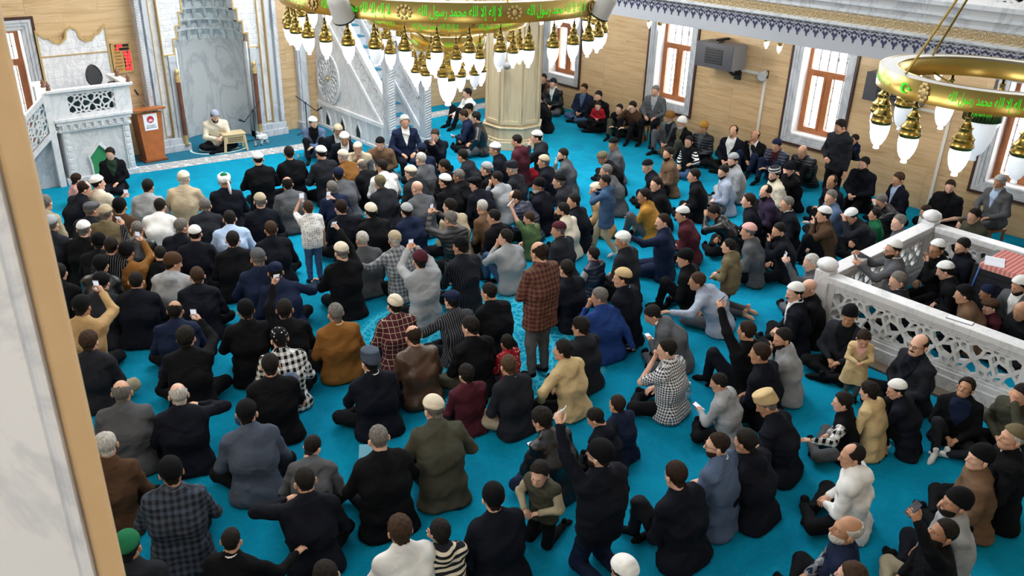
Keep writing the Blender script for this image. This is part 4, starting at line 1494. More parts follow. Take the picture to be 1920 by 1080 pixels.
# high carved back board with gilt outline
root = thing('crest_board', 'carved white board with gilded wavy crest fixed behind the pulpit', 'wall panel', (4.92, 19.38, 0))
crest = [(-.66, 1.4), (-.66, 2.8), (-.52, 2.66), (-.44, 2.66), (-.36, 2.56), (-.24, 2.54), (-.14, 2.62), (-.1, 2.78), (.0, 2.84), (.1, 2.78), (.14, 2.62), (.24, 2.54), (.36, 2.56), (.44, 2.66), (.52, 2.68), (.66, 2.84), (.66, 1.4)]
MB().poly([(x, -.05, z) for x, z in crest], (0, .05, 0)).obj('board', CARVED, root)
g = MB()
for (x0, z0), (x1, z1) in zip(crest[:-1], crest[1:]): g.bar((x0, -.055, z0), (x1, -.055, z1), .035, .03, (0, 1, 0), .015)
g.bar((-.66, -.055, 2.3), (.66, -.055, 2.3), .02, .02)
for s in (-1, 1): g.tube([(s * .3 + .075 * math.cos(a), -.06, 2.62 + .05 * math.sin(a)) for a in np.linspace(2.6, 6.8, 10)], .013, 5)
g.obj('gilt_outline', GOLD, root)
# office chair on the pulpit
root = thing('office_chair', 'black mesh office chair standing on the white pulpit', 'chair', (5.12, 18.6, 1.4), math.radians(200))
root.scale = (.76, .76, .76)
MB().box(-.24, .24, -.22, .24, .3, .37).obj('seat', BLACK, root, bevel=.03)
oc = [(.23 * math.cos(a) * (1 - .15 * math.sin(a)), -.26 - .04 * math.sin(a), .72 + .27 * math.sin(a)) for a in np.linspace(0, 2 * math.pi, 19)]
bk = MB(); bk.tube(oc, .02, 6, False); bk.tube([(-.22, -.26, .72), (0, -.29, .66), (.22, -.26, .72)], .018, 6); bk.tube([(0, -.3, .45), (0, -.3, .98)], .018, 6)
bo = bk.obj('backrest_frame', BLACK, root, True)
ms = plain('black_mesh_fabric', '2a2b2d', .8)
MB().poly([(x * .97, y, z) for x, y, z in oc[:-1]], (0, .006, 0)).obj('backrest_mesh', ms, root)
for s in (-1, 1):
    a = MB(); a.tube([(s * .27, -.1, .33), (s * .3, -.12, .5), (s * .3, .12, .56), (s * .28, .16, .42), (s * .26, .05, .34)], .018, 6); a.obj('armrest', BLACK, root, True)
MB().tube([(0, 0, .04), (0, 0, .32)], .03, 8).obj('column', BLACK, root)
f = MB()
for k in range(5): f.tube([(0, 0, .07), (.27 * math.cos(1.257 * k), .27 * math.sin(1.257 * k), .03)], [.025, .016], 6)
f.obj('base', BLACK, root)
# prayer-time board
root = thing('prayer_time_board', 'gold framed prayer time board with red digits on the stone wall', 'time board', (5.83, 19.375, 2.13))
MB().box(-.185, .185, -.03, 0, -.3, .3).obj('panel', plain('sand_board', 'b98f52', .5), root)
f = MB(); f.box(-.2, .2, -.04, 0, .29, .31); f.box(-.2, .2, -.04, 0, -.31, -.29); f.box(-.2, -.18, -.04, 0, -.31, .31); f.box(.18, .2, -.04, 0, -.31, .31); f.obj('frame', GOLD, root)
RED = plain('red_led', 'ff2a38', .4, emit=2.2)
for i in range(8):
    z = .255 - .07 * i
    MB().box(.03 if i > 1 else -.12, .165, -.034, -.03, z - .026, z + .026).obj('display', BLACK, root)
SEG = {'0': 'abcdef', '1': 'bc', '2': 'abged', '3': 'abgcd', '4': 'fgbc', '5': 'afgcd', '6': 'afgedc', '7': 'abc', '8': 'abcdefg', '9': 'abfgcd'}


def digits(txt, x, z, h):
    w = h * .5
    P = {'a': (0, h, w, h), 'b': (w, h, w, h / 2), 'c': (w, h / 2, w, 0), 'd': (0, 0, w, 0), 'e': (0, 0, 0, h / 2), 'f': (0, h / 2, 0, h), 'g': (0, h / 2, w, h / 2)}
    for ch in txt:
        mb = MB()
        if ch == ':':
            mb.box(x, x + .006, -.038, -.034, z + h * .25, z + h * .75).obj('colon', RED, root); x += .014; continue
        for s_ in SEG[ch]:
            a = P[s_]; mb.bar((x + a[0], -.036, z + a[1]), (x + a[2], -.036, z + a[3]), .009, .004, (0, 1, 0), .0046)
        mb.obj('digit', RED, root)
        x += w + .012


for i, t_ in enumerate(('13:05', '28', '05:12', '06:36', '13:02', '16:31', '19:18', '20:36')):
    digits(t_, .045 if i > 1 else -.1, .255 - .07 * i - .02, .04)
INK = plain('dark_print', '2c2418', .6)
for i, t_ in enumerate(('İMSAK', 'GÜNEŞ', 'ÖĞLE', 'İKİNDİ', 'AKŞAM', 'YATSI')):
    link('lettering', text_mesh(t_, .042, .001), root, INK, Matrix.Translation((-.08, -.032, .115 - .07 * i)) @ Matrix.Rotation(math.radians(90), 4, 'X'))

# ---------------------------------------------------------------- lectern
root = thing('lectern', 'orange-brown wooden lectern with a white emblem sheet', 'lectern', (5.98, 18.86, 0), math.radians(2))
OAK = plain('orange_wood', 'a8602f', .4, noise=.12)
OAKD = plain('dark_lectern_wood', '6f3f22', .45, noise=.12)
b = MB(); b.poly([(-.2, -.2, 0), (.2, -.2, 0), (.26, -.2, 1.08), (-.26, -.2, 1.08)], (0, .03, 0)); b.obj('front_panel', OAK, root)
for s in (-1, 1):
    b = MB(); q = [(s * .2, -.17, 0), (s * .2, .18, 0), (s * .26, .22, 1.0), (s * .26, -.17, 1.08)]
    b.poly(q if s > 0 else q[::-1], (-s * .03, 0, 0)); b.obj('side_panel', OAKD, root)
b = MB(); b.poly([(-.34, -.27, 1.13), (.34, -.27, 1.13), (.34, .26, 1.05), (-.34, .26, 1.05)], (0, 0, .05)); b.obj('top', OAK, root, bevel=.008)
b = MB(); b.box(-.25, .25, -.24, .22, 0, .05); b.obj('foot', OAKD, root, bevel=.008)
MB().poly([(-.14, -.206, .7), (.14, -.206, .7), (.15, -.206, 1.05), (-.15, -.206, 1.05)], (0, .004, 0)).obj('sheet', plain('white_sheet', 'eceef2', .6), root)
REDP = plain('crimson_print', 'c21f33', .5)
b = MB(); b.poly([(.075 * math.cos(a), -.209, .93 + .075 * math.sin(a)) for a in np.linspace(0, 2 * math.pi, 25)[:-1]], (0, .002, 0)); em = b.obj('emblem', REDP, root)
w = MB()
for x in (-.028, 0, .028):
    h = .05 if x == 0 else .034
    w.poly([(x - .009, -.2115, .905), (x + .009, -.2115, .905), (x + .011, -.2115, .905 + h * .5), (x, -.2115, .905 + h), (x - .011, -.2115, .905 + h * .5)], (0, .002, 0))
w.box(-.042, .042, -.2115, -.2095, .89, .903)
w.obj('emblem_mark', WHITE, em)
for z, t_, s_ in ((.795, 'DİYANET', .045), (.755, 'İŞLERİ BAŞKANLIĞI', .024)):
    link('lettering', text_mesh(t_, s_, .001), root, INK, Matrix.Translation((0, -.2085, z)) @ Matrix.Rotation(math.radians(90), 4, 'X'))
root = thing('gooseneck_microphone', 'thin gooseneck microphone standing on the lectern', 'microphone', (6.02, 18.9, 1.145))
MB().tube([(0, 0, 0), (-.06, 0, .14), (-.14, -.02, .3)], .008, 6).obj('neck', plain('chrome_tube', 'b7b2a6', .3, .8), root)
MB().tube([(-.13, -.018, .28), (-.19, -.03, .4)], .022, 8).obj('capsule', BLACK, root, True)

# ---------------------------------------------------------------- stair pulpit (minbar)
root = thing('minbar', 'tall grey marble stair pulpit with star rosette side and arched gate', 'stair pulpit', (10.4, 16.15, 0))
SL = .89


def rail_z(y): return 1.05 + SL * y     # underside of the hand rail


side = [(0, .15, 0), (0, 3.24, 0), (0, 3.24, 3.2), (0, 2.9, 3.0), (0, .15, .42)]
b = MB(); b.poly(side, (.1, 0, 0)); b.obj('side_wall', CARVED_F, root)
b = MB(); b.poly([(.92, y, z) for _, y, z in side], (.1, 0, 0)); b.obj('side_wall', CARVED_F, root)
for x in (0, .92):
    lt = MB(); LEN = math.hypot(2.75, 2.75 * SL)
    U = np.array([0, 1, SL]); U = U / np.linalg.norm(U)
    lattice(lt, (x + .05, .15, .42), U, (0, 0, 1), LEN, .72, .34, .035, .06); lt.obj('stair_lattice', MARBLE, root)
    hr = MB(); hr.bar((x + .05, .12, 1.2), (x + .05, 2.95, 1.2 + SL * 2.83), .16, .12); hr.bar((x + .05, .1, .42), (x + .05, 2.95, .42 + SL * 2.85), .14, .1); hr.obj('hand_rail', MARBLE, root, bevel=.012)
# rosette on the visible side
rs = MB()
cy, cz, R0 = 2.62, 1.28, .58
def ell(r, a): return (-.03, cy - r * .92 * math.cos(a), cz + r * 1.05 * math.sin(a))
for r, w_ in ((R0, .03), (R0 * .93, .02)):
    pp = [ell(r, a) for a in np.linspace(0, 2 * math.pi, 41)]
    for a, c in zip(pp[:-1], pp[1:]): rs.bar(a, c, w_, .04, (1, 0, 0), .004)
N = 16
for k in range(N):
    a0 = 2 * math.pi * k / N; hs = math.pi / N
    for r0, r1, s_ in ((.1, .22, 1), (.22, .34, -1), (.34, .46, 1), (.46, .54, -1)):
        rs.bar(ell(r0, a0 + (0 if s_ > 0 else hs)), ell(r1, a0 + (hs if s_ > 0 else 0)), .016, .035, (1, 0, 0), .003)
        rs.bar(ell(r0, a0 + (0 if s_ > 0 else -hs)), ell(r1, a0 + (-hs if s_ > 0 else 0)), .016, .035, (1, 0, 0), .003)
rs.obj('rosette', MARBLE, root)
MB().lathe([(0, .03), (.03, .03), (.055, .0), (.055, -.01)], 12).obj('rosette_boss', GOLD, root, True, matrix=Matrix.Translation((-.05, cy, cz)) @ Matrix.Rotation(math.radians(-90), 4, 'Y'))
b = MB(); b.box(-.05, .12, .15, 3.24, .56, .66); b.box(-.05, .12, .15, 3.24, 0, .08)
for y in (.25, .98, 1.7, 2.42, 3.14): b.box(-.04, .1, y - .06, y + .06, .08, .56)
b.obj('base_course', MARBLE, root, bevel=.008)
for i, y in enumerate((1.34, 2.06, 2.78)):
    pa = [(y - .13, .1), (y - .13, .25), (y - .07, .36), (y, .47), (y + .07, .36), (y + .13, .25), (y + .13, .1)]
    MB().poly([(-.004, a, c) for a, c in pa][::-1], (-.004, 0, 0)).obj('niche', plain('dark_green_niche', '20352b', .8), root)
    f = MB()
    for (a, c), (d, e_) in zip(pa[:-1], pa[1:]): f.bar((-.015, a, c), (-.015, d, e_), .03, .05, (1, 0, 0), .01)
    f.obj('niche_frame', MARBLE, root)
st = MB(); sc_ = []
for i in range(12):
    st.box(.1, .92, .1 + .25 * i, 3.2, .225 * i, .225 * (i + 1))
st.obj('steps', MARBLE, root)
for i in range(12):
    MB().box(.13, .89, .085 + .25 * i, .36 + .25 * i, .225 * (i + 1), .225 * (i + 1) + .012).obj('stair_carpet', STEPC, root)
for x in (-.08, .9):
    p = MB(); p.box(x, x + .2, -.1, .12, 0, 2.55); p.box(x - .03, x + .23, -.13, .15, 0, .25); p.box(x - .03, x + .23, -.13, .15, 2.45, 2.55); p.obj('gate_post', MARBLE2, root, bevel=.012)
    z = MB()
    for i in range(34): z.bar((x + .03, -.105, .3 + i * .062), (x + .17, -.105, .34 + i * .062), .014, .012, (0, 1, 0))
    z.obj('post_carving', MARBLE, root)
pa = [(.12, 1.55), (.16, 1.78), (.3, 1.96), (.51, 2.1), (.72, 1.96), (.86, 1.78), (.9, 1.55)]
ol = [(.12, 1.5)] + pa + [(.9, 1.5), (.9, 2.55), (.12, 2.55)]
for s in (0, 1):
    half = [(.12, 1.5), (.12, 2.55), (.51, 2.55), (.51, 2.1), (.3, 1.96), (.16, 1.78)]
    if s: half = [(1.02 - x, z) for x, z in half][::-1]
    MB().poly([(x, -.02, z) for x, z in half[::-1]], (0, .08, 0)).obj('gate_arch', MARBLE2, root)
b = MB(); b.box(-.15, 1.17, -.16, .18, 2.55, 2.68); b.box(-.11, 1.13, -.12, .14, 2.68, 2.85); b.obj('gate_cornice', CARVED_F, root, bevel=.01)

# ---------------------------------------------------------------- chandeliers
def lamp_meshes():
    cap = MB(); cap.lathe([(.0, .3), (.012, .3), (.014, .262), (.03, .252), (.03, .244), (.018, .236), (.03, .2), (.05, .176), (.058, .168), (.046, .158), (.056, .12), (.078, .092), (.088, .084), (.08, .072), (.09, .034), (.094, .022), (.084, .014), (.08, 0)], 12)
    gl = MB(); gl.lathe([(.076, .0), (.08, -.03), (.076, -.08), (.064, -.13), (.042, -.175), (.02, -.195), (.026, -.205), (.026, -.22), (.0, -.228)], 12)
    ch = MB(); ch.tube([(0, 0, .3), (0, 0, .4)], .006, 5)
    return cap.mesh('lamp_cap', True), gl.mesh('glass_shade', True), ch.mesh('chain')


CAPM, GLM, CHM = lamp_meshes()


def add_lamp(root, x, y, z, sc=1.0, glow=True):
    """z = height of the lamp's shade rim"""
    c = link('lamp', CAPM, root, BRASS, Matrix.Translation((x, y, z)) @ Matrix.Scale(sc, 4))
    link('glass_shade', GLM, c, GLOW if glow else OPAL)
    link('chain', CHM, c, BRASS)


def band(root, r, z0, z1, name, top=.0):
    b = MB(); n = 64
    b.lathe([(r, z0), (r, z1), (r - .012, z1), (r - .012, z0), (r, z0)], n); b.obj(name, BRASS, root, True)
    md = root.children[-1] if False else None
    if top:
        t = MB(); t.lathe([(r - .012, z1 - .02), (r - .012, z1 - .004), (r - top, z1 - .004), (r - top, z1 - .02), (r - .012, z1 - .02)], n); t.obj('ring_top', plain('grey_ring_top', 'a8a7a3', .5), root)
        b = MB(); b.lathe([(r - top, z0), (r - top, z1), (r - top + .01, z1), (r - top + .01, z0), (r - top, z0)], n); b.obj('inner_band', BRASS, root, True)


WORDS = '\uFEFB \uFE87\uFEDF\uFEEA \uFE87\uFEFB \uFE8D\uFEDF\uFEE0\uFEEA \uFEE3\uFEA4\uFEE4\uFEAA \uFEAD\uFEB3\uFEEE\uFEDD \uFE8D\uFEDF\uFEE0\uFEEA'
SHAHADA = text_mesh(WORDS[::-1], 1.0, .0, 'inscription')


def bent_text(r, length, height):
    me = SHAHADA.copy(); me.name = 'inscription'
    n = len(me.vertices); co = np.zeros(n * 3, np.float32); me.vertices.foreach_get('co', co); co = co.reshape(-1, 3)
    w = np.ptp(co[:, 0]); h = np.ptp(co[:, 1])
    x = (co[:, 0] - (co[:, 0].min() + w / 2)) / w * length; z = (co[:, 1] - (co[:, 1].min() + h / 2)) / h * height
    a = x / r
    out = np.stack([(r + .006) * np.sin(a), -(r + .006) * np.cos(a), z], 1)
    me.vertices.foreach_set('co', out.astype(np.float32).ravel()); me.update()
    return me


def medallion(r):
    m = MB()
    for k in range(10):
        a = 2 * math.pi * k / 10
        m.sphere(((r + .008) * math.sin(.035 * math.cos(a)), -(r + .008) * math.cos(.03), .07 * math.sin(a)), (.02, .008, .022), 6, 4)
    m.sphere((0, -r - .008, 0), (.03, .01, .045), 8, 5)
    return m.mesh('ring_ornament', True)


root = thing('large_chandelier', 'huge tiered brass ring chandelier with green lettering and rows of white lamps', 'chandelier', (7.72, 10.35, 0))
R1 = 2.35
band(root, R1, 4.17, 4.41, 'outer_ring', .22)
tm = bent_text(R1, 1.0, .175); om = medallion(R1)
for k in range(11):
    a = math.radians(-33 + 360 / 11 * k)
    link('inscription', tm, root, GREENL, Matrix.Translation((0, 0, 4.29)) @ Matrix.Rotation(a, 4, 'Z'))
    link('ring_ornament', om, root, GOLD, Matrix.Translation((0, 0, 4.29)) @ Matrix.Rotation(a + math.pi / 11, 4, 'Z'))
rr = random.Random(3)
for k in range(36):
    a = 2 * math.pi * k / 36
    add_lamp(root, (R1 - .1) * math.cos(a), (R1 - .1) * math.sin(a), 3.82, .98, rr.random() > .12)
for k in range(24):
    a = 2 * math.pi * k / 24
    add_lamp(root, (R1 - .1) * math.cos(a), (R1 - .1) * math.sin(a), 4.62, .8)
band(root, 1.15, 3.86, 4.03, 'middle_ring', .14)
tm2 = bent_text(1.15, .62, .11)
for k in range(8): link('inscription', tm2, root, GREENL, Matrix.Translation((0, 0, 3.945)) @ Matrix.Rotation(math.radians(-45 + 45 * k), 4, 'Z'))
for k in range(20):
    a = 2 * math.pi * (k + .3) / 20
    add_lamp(root, 1.07 * math.cos(a), 1.07 * math.sin(a), 3.52, .95, rr.random() > .15)
band(root, .55, 3.5, 3.72, 'inner_ring', .1)
tm3 = bent_text(.55, .36, .1)
for k in range(6): link('inscription', tm3, root, GREENL, Matrix.Translation((0, 0, 3.61)) @ Matrix.Rotation(math.radians(-45 + 60 * k), 4, 'Z'))
for k in range(12):
    a = 2 * math.pi * (k + .5) / 12
    add_lamp(root, .5 * math.cos(a), .5 * math.sin(a), 3.16, .95, rr.random() > .2)
add_lamp(root, 0, 0, 3.02, 1.75)
fr = MB()
for k in range(6):
    a = math.radians(60 * k + 12)
    ca, sa = math.cos(a), math.sin(a)
    fr.tube([(1.05 * ca, 1.05 * sa, 4.0), ((R1 - .1) * ca, (R1 - .1) * sa, 4.3)], .018, 6)
    fr.tube([(.5 * ca, .5 * sa, 3.7), (1.05 * ca, 1.05 * sa, 3.98)], .016, 6)
    fr.tube([(R1 * .97 * ca, R1 * .97 * sa, 4.4), (.1 * ca, .1 * sa, 8.6)], .016, 6)
fr.tube([(0, 0, 3.4), (0, 0, 9)], .03, 8)
fr.obj('arms_and_rods', BRASS, root)
for az in (-68, 19):
    a = math.radians(-90 + az + 0)
    px_, py_ = (R1 + .12) * math.cos(a), (R1 + .12) * math.sin(a)
    m = Matrix.Translation((px_, py_, 4.3)) @ Matrix.Rotation(a + math.radians(90), 4, 'Z') @ Matrix.Rotation(math.radians(28), 4, 'X')
    sp = MB(); sp.lathe([(0, .16), (.11, .16), (.125, .1), (.135, -.12), (.14, -.14)], 16); so = sp.obj('spotlight', plain('light_grey_housing', 'b9b7b3', .5), root, True, matrix=m)
    MB().lathe([(.142, -.14), (.142, -.16), (.12, -.16), (.12, -.14)], 16).obj('spotlight_rim', BLACK, so)
    MB().lathe([(0, -.13), (.12, -.13)], 16).obj('spotlight_lens', plain('pale_lens', 'b5b7bb', .3), so)

root = thing('small_chandelier', 'smaller brass ring chandelier with green lettering on hanging rods', 'chandelier', (8.42, 3.05, 0))
R2 = .97
band(root, R2, 4.09, 4.27, 'outer_ring', .16)
tm = bent_text(R2, .58, .12); om = medallion(R2)
cm = MB()
n_ = 20
co_ = [(.045 * math.cos(a), .045 * math.sin(a)) for a in np.linspace(.6, 5.68, n_)] + [(.012 + .034 * math.cos(a), .034 * math.sin(a)) for a in np.linspace(5.5, .78, n_)]
cm.poly([(x, -R2 - .012, z) for x, z in co_], (0, .004, 0))
cm.poly([(.05 + (.022 if k % 2 == 0 else .009) * math.cos(math.pi * k / 5 + math.pi), -R2 - .012, (.022 if k % 2 == 0 else .009) * math.sin(math.pi * k / 5 + math.pi)) for k in range(10)], (0, .004, 0))
cme = cm.mesh('crescent_star')
for k in range(5):
    a = math.radians(-70 + 72 * k)
    link('inscription', tm, root, GREENL, Matrix.Translation((0, 0, 4.18)) @ Matrix.Rotation(a, 4, 'Z'))
    link('crescent_star', cme, root, GREENL, Matrix.Translation((0, 0, 4.18)) @ Matrix.Rotation(a + math.radians(30), 4, 'Z'))
    link('ring_ornament', om, root, GOLD, Matrix.Translation((0, 0, 4.18)) @ Matrix.Rotation(a - math.radians(30), 4, 'Z'))
for k in range(12):
    a = 2 * math.pi * (k + .45) / 12
    add_lamp(root, (R2 - .08) * math.cos(a), (R2 - .08) * math.sin(a), 3.76, 1.08, k % 5 != 2)
b = MB()
n_ = 32
for k in range(n_):
    a = 2 * math.pi * k / n_
    b.tube([(.15 * math.cos(a), .15 * math.sin(a), 3.84), (.15 * math.cos(a), .15 * math.sin(a), 4.02)], .019, 6)
b.obj('fluted_drum', BRASS, root, True)
gl = MB(); gl.lathe([(.14, 3.84), (.14, 3.78), (.125, 3.66), (.085, 3.55), (.035, 3.5), (.04, 3.46), (0, 3.45)], 16); gl.obj('glass_bowl', OPAL, root, True)
tm4 = bent_text(.172, .17, .06); link('inscription', tm4, root, GREENL, Matrix.Translation((0, 0, 3.92)) @ Matrix.Rotation(math.radians(-75), 4, 'Z'))
fr = MB()
for k in range(4):
    a = math.radians(60 + 90 * k); ca, sa = math.cos(a), math.sin(a)
    fr.tube([((R2 - .08) * ca, (R2 - .08) * sa, 4.27), (.03 * ca, .03 * sa, 5.9)], .012, 6)
    fr.tube([(.15 * ca, .15 * sa, 4.0), ((R2 - .1) * ca, (R2 - .1) * sa, 4.12)], .01, 6)
fr.tube([(0, 0, 5.85), (0, 0, 9)], .02, 8)
fr.obj('hanging_rods', BRASS, root)
# pendants below the balcony; the outer two are added to brighten the aisle
for x, y, lab in ((15.0, 9.5, 'small brass pendant with white lamps below the balcony, left of the third window'), (15.0, 12.5, 'small brass pendant with white lamps below the balcony, before the second window'), (15.0, 15.6, 'small brass pendant with white lamps added below the balcony, nearest to the pillar'), (15.0, 6.4, 'small brass pendant with white lamps added below the balcony, behind the smaller chandelier')):
    root = thing('pendant_lamp', lab, 'pendant lamp', (x, y, 0), 0, 'pendants below the balcony')
    for k in range(3):
        a = 2.1 * k
        add_lamp(root, .17 * math.cos(a), .17 * math.sin(a), 3.02 + .04 * (k % 2), .62)
    s = MB(); s.tube([(0, 0, 3.2), (0, 0, 3.5)], .015, 6)
    for k in range(3): s.tube([(0, 0, 3.24), (.17 * math.cos(2.1 * k), .17 * math.sin(2.1 * k), 3.24)], .01, 5)
    s.obj('stem', BRASS, root)
    pt = bpy.data.lights.new('pendant_bulb', 'POINT'); pt.energy = 80; pt.shadow_soft_size = .2; pt.color = (1, .96, .9)
    pb = bpy.data.objects.new('pendant_bulb', pt); COL.objects.link(pb); pb.parent = root; pb.location = (0, 0, 2.78)

# ---------------------------------------------------------------- wall equipment
for y0, lab in ((11.78, 'grey wall-mounted air heater with dark louvred front beside the second window'), (7.65, 'dark wall-mounted air heater behind the smaller chandelier')):
    root = thing('air_heater', lab, 'heater', (16.47, y0, 2.33))
    b = MB(); b.box(-.26, .26, -.5, .5, -.27, .27); b.obj('casing', plain('heater_grey', '76787c', .5), root, bevel=.02)
    DGR = plain('heater_front', '3c3d44', .5)
    MB().box(-.275, -.255, -.5, .5, -.27, .27).obj('front_panel', DGR, root)
    MB().box(-.279, -.272, -.24, .24, -.17, .17).obj('vent_opening', BLACK, root)
    for k in range(6):
        s = MB(); s.obox((-.285, 0, -.14 + .056 * k), ((0, 1, 0), (.8, 0, -.6), (.6, 0, .8)), (.23, .02, .004)); s.obj('louvre', plain('louvre_grey', '55565c', .4), root)
    a = MB(); a.tube([(0, -.2, -.27), (.2, -.25, -.42), (.42, -.25, -.42)], .035, 6); a.box(.36, .43, -.33, -.17, -.55, -.3); a.obj('bracket', BLACK, root)
    a = MB(); a.box(-.1, .4, .1, .2, .28, .33); a.box(-.15, .05, .0, .28, .27, .3); a.obj('top_bracket', BLACK, root)
root = thing('wall_conduit', 'white cable conduit running down the wall from the round spot lamp', 'conduit', (16.87, 10.8, 0))
b = MB(); b.box(-.02, .015, -.03, .03, .0, 2.0); b.box(-.02, .015, -.03, .9, 1.98, 2.04); b.obj('trunking', plain('conduit_white', 'd8d3ca', .5), root)
root = thing('spot_lamp', 'round white spot lamp on the wall between the second and third windows', 'spotlight', (16.75, 10.8, 2.02))
mm = Matrix.Rotation(math.radians(-110), 4, 'Y') @ Matrix.Rotation(math.radians(15), 4, 'X')
MB().lathe([(0, -.12), (.07, -.12), (.09, -.06), (.1, .08), (.1, .1)], 14).obj('housing', plain('light_grey_housing', 'b9b7b3', .5), root, True, matrix=mm)
MB().lathe([(0, .085), (.085, .085), (.085, .1), (.1, .1)], 14).obj('lens', plain('pale_lens', 'b5b7bb', .3), root, matrix=mm)
MB().box(.05, .14, -.05, .05, -.08, .08).obj('bracket', BLACK, root)
root = thing('wall_conduit', 'white cable conduit on the wall between the third and fourth windows', 'conduit', (16.87, 6.68, 0))
b = MB(); b.box(-.02, .015, -.03, .03, .0, 1.95); b.box(-.02, .015, -.03, .7, 1.92, 1.98); b.obj('trunking', plain('conduit_white', 'd8d3ca', .5), root)
root = thing('spot_lamp', 'round spot lamp on the wall behind the smaller chandelier', 'spotlight', (16.75, 6.75, 1.98))
MB().lathe([(0, -.12), (.07, -.12), (.09, -.06), (.1, .08), (.1, .1)], 14).obj('housing', plain('light_grey_housing', 'b9b7b3', .5), root, True, matrix=mm)
MB().lathe([(0, .085), (.085, .085), (.085, .1), (.1, .1)], 14).obj('lens', plain('pale_lens', 'b5b7bb', .3), root, matrix=mm)
MB().box(.05, .14, -.05, .05, -.08, .08).obj('bracket', BLACK, root)

# ---------------------------------------------------------------- white pierced enclosure
PLAINM = plain('plain_white_marble', 'dcdddd', .45)
b = MB(); b.box(10.12, 10.32, 2.2, 5.3, 0, .035); tag(b.obj('trim_6', plain('brown_stone_plinth', '6e6152', .6)), 'brown stone strip along the foot of the balustrade', None, None, 'structure')
root = thing('balustrade', 'white pierced marble balustrade enclosing the corner on the right', 'balustrade', (10.42, 5.25, 0))


def rail_run(a, b, ncell):
    a = np.array(a, float); b = np.array(b, float); U = (b - a); L = np.linalg.norm(U); U /= L; N = np.cross(U, (0, 0, 1))
    Z = np.array([0, 0, 1.0])
    m = MB(); m.bar(a + Z * .90, b + Z * .90, .22, .1); m.bar(a + Z * .83, b + Z * .83, .15, .06); m.obj('top_rail', MARBLE, root, bevel=.012)
    m = MB(); m.bar(a + Z * .1, b + Z * .1, .2, .2); m.bar(a + Z * .24, b + Z * .24, .14, .08); m.obj('base_rail', CARVED_F, root, bevel=.01)
    m = MB()
    for p, q in ((.0, .1), (L - .1, L)): m.obox(a + U * (p + q) / 2 + Z * .54, (U, N, Z), ((q - p) / 2, .06, .28))
    m.bar(a + U * .1 + Z * .78, b - U * .1 + Z * .78, .1, .05); m.bar(a + U * .1 + Z * .3, b - U * .1 + Z * .3, .1, .05)
    m.obj('panel_frame', MARBLE, root, bevel=.008)
    m = MB(); lattice(m, a + U * .1 + Z * .31, U, Z, L - .2, .46, .46, .04, .075); m.obj('star_lattice', PLAINM, root)


rail_run((0, -.1, 0), (0, -2.75, 0), 6)
rail_run((.1, 0, 0), (3.05, 0.02, 0), 6)
rail_run((3.15, -.1, 0), (3.15, -2.6, 0), 6)
for x, y in ((0, 0), (3.15, .02), (0, -2.85)):
    p = MB(); p.box(x - .11, x + .11, y - .11, y + .11, 0, 1.0); p.box(x - .14, x + .14, y - .14, y + .14, 0, .2); p.obj('post', MARBLE, root, bevel=.012)
    MB().lathe([(.06, 1.0), (.13, 1.03), (.15, 1.07), (.13, 1.12), (.07, 1.16), (0, 1.17)], 14, (x, y, 0)).obj('finial', MARBLE, root, True)
# sound rack inside
root = thing('equipment_rack', 'black sound equipment rack with blue cables inside the enclosure', 'rack', (12.88, 3.95, 0), math.radians(0))
b = MB(); b.box(-.3, .5, -.75, .2, 0, .92); b.obj('case', plain('rack_black', '1b1d22', .5), root, bevel=.015)
for k in range(8):
    MB().box(-.32, -.3, -.68, .14, .08 + .1 * k, .165 + .1 * k).obj('rack_unit', plain('rack_panel', '23262d', .45), root)
for y in (-.6, .1):
    MB().tube([(-.33, y, .02), (-.34, y + .04, .5), (-.32, y, .9)], .012, 6).obj('cable', plain('blue_cable', '2457a8', .4), root, True)
def redcheck():
    t = NT('red_check_cloth', .9); ob = t.coord(); sx = t.n('ShaderNodeSeparateXYZ'); t.l(ob, sx.inputs[0])
    f = t.math('MULTIPLY', t.math('ADD', t.math('GREATER_THAN', t.math('FRACT', t.math('MULTIPLY', t.math('ADD', sx.outputs[0], 9.0), 16)), .5), t.math('GREATER_THAN', t.math('FRACT', t.math('MULTIPLY', t.math('ADD', sx.outputs[1], 9.0), 16)), .5)), .5)
    t.color(t.mix(f, srgb('b03a34'), srgb('e0a59b'))); return t.m
root = thing('checked_cloth', 'red and white checked cloth lying on the sound rack', 'cloth', (12.88, 3.95, .925))
b = MB(); b.box(-.3, .52, -.78, .12, 0, .012); b.box(-.32, -.3, -.78, .12, -.06, .012); b.obj('fabric', redcheck(), root)
root = thing('open_book', 'open book lying on the checked cloth of the sound rack', 'book', (12.78, 3.95, .938), math.radians(20))
for s in (-1, 1):
    b = MB(); b.poly([(0, -.13, 0), (s * .1, -.13, .016), (s * .19, -.13, .008), (s * .19, -.13, 0)][::s], (0, .26, 0)); b.obj('page_block', plain('paper', 'dfe2ea', .7), root)
root = thing('paper_card', 'thin white card lying on the near balustrade rail', 'card', (10.44, 3.42, .955), math.radians(8))
MB().box(-.05, .05, -.15, .15, 0, .006).obj('sheet', plain('white_sheet', 'eceef2', .6), root)
MB().box(-.056, .056, -.156, .156, -.003, .001).obj('cover', BLACK, root)

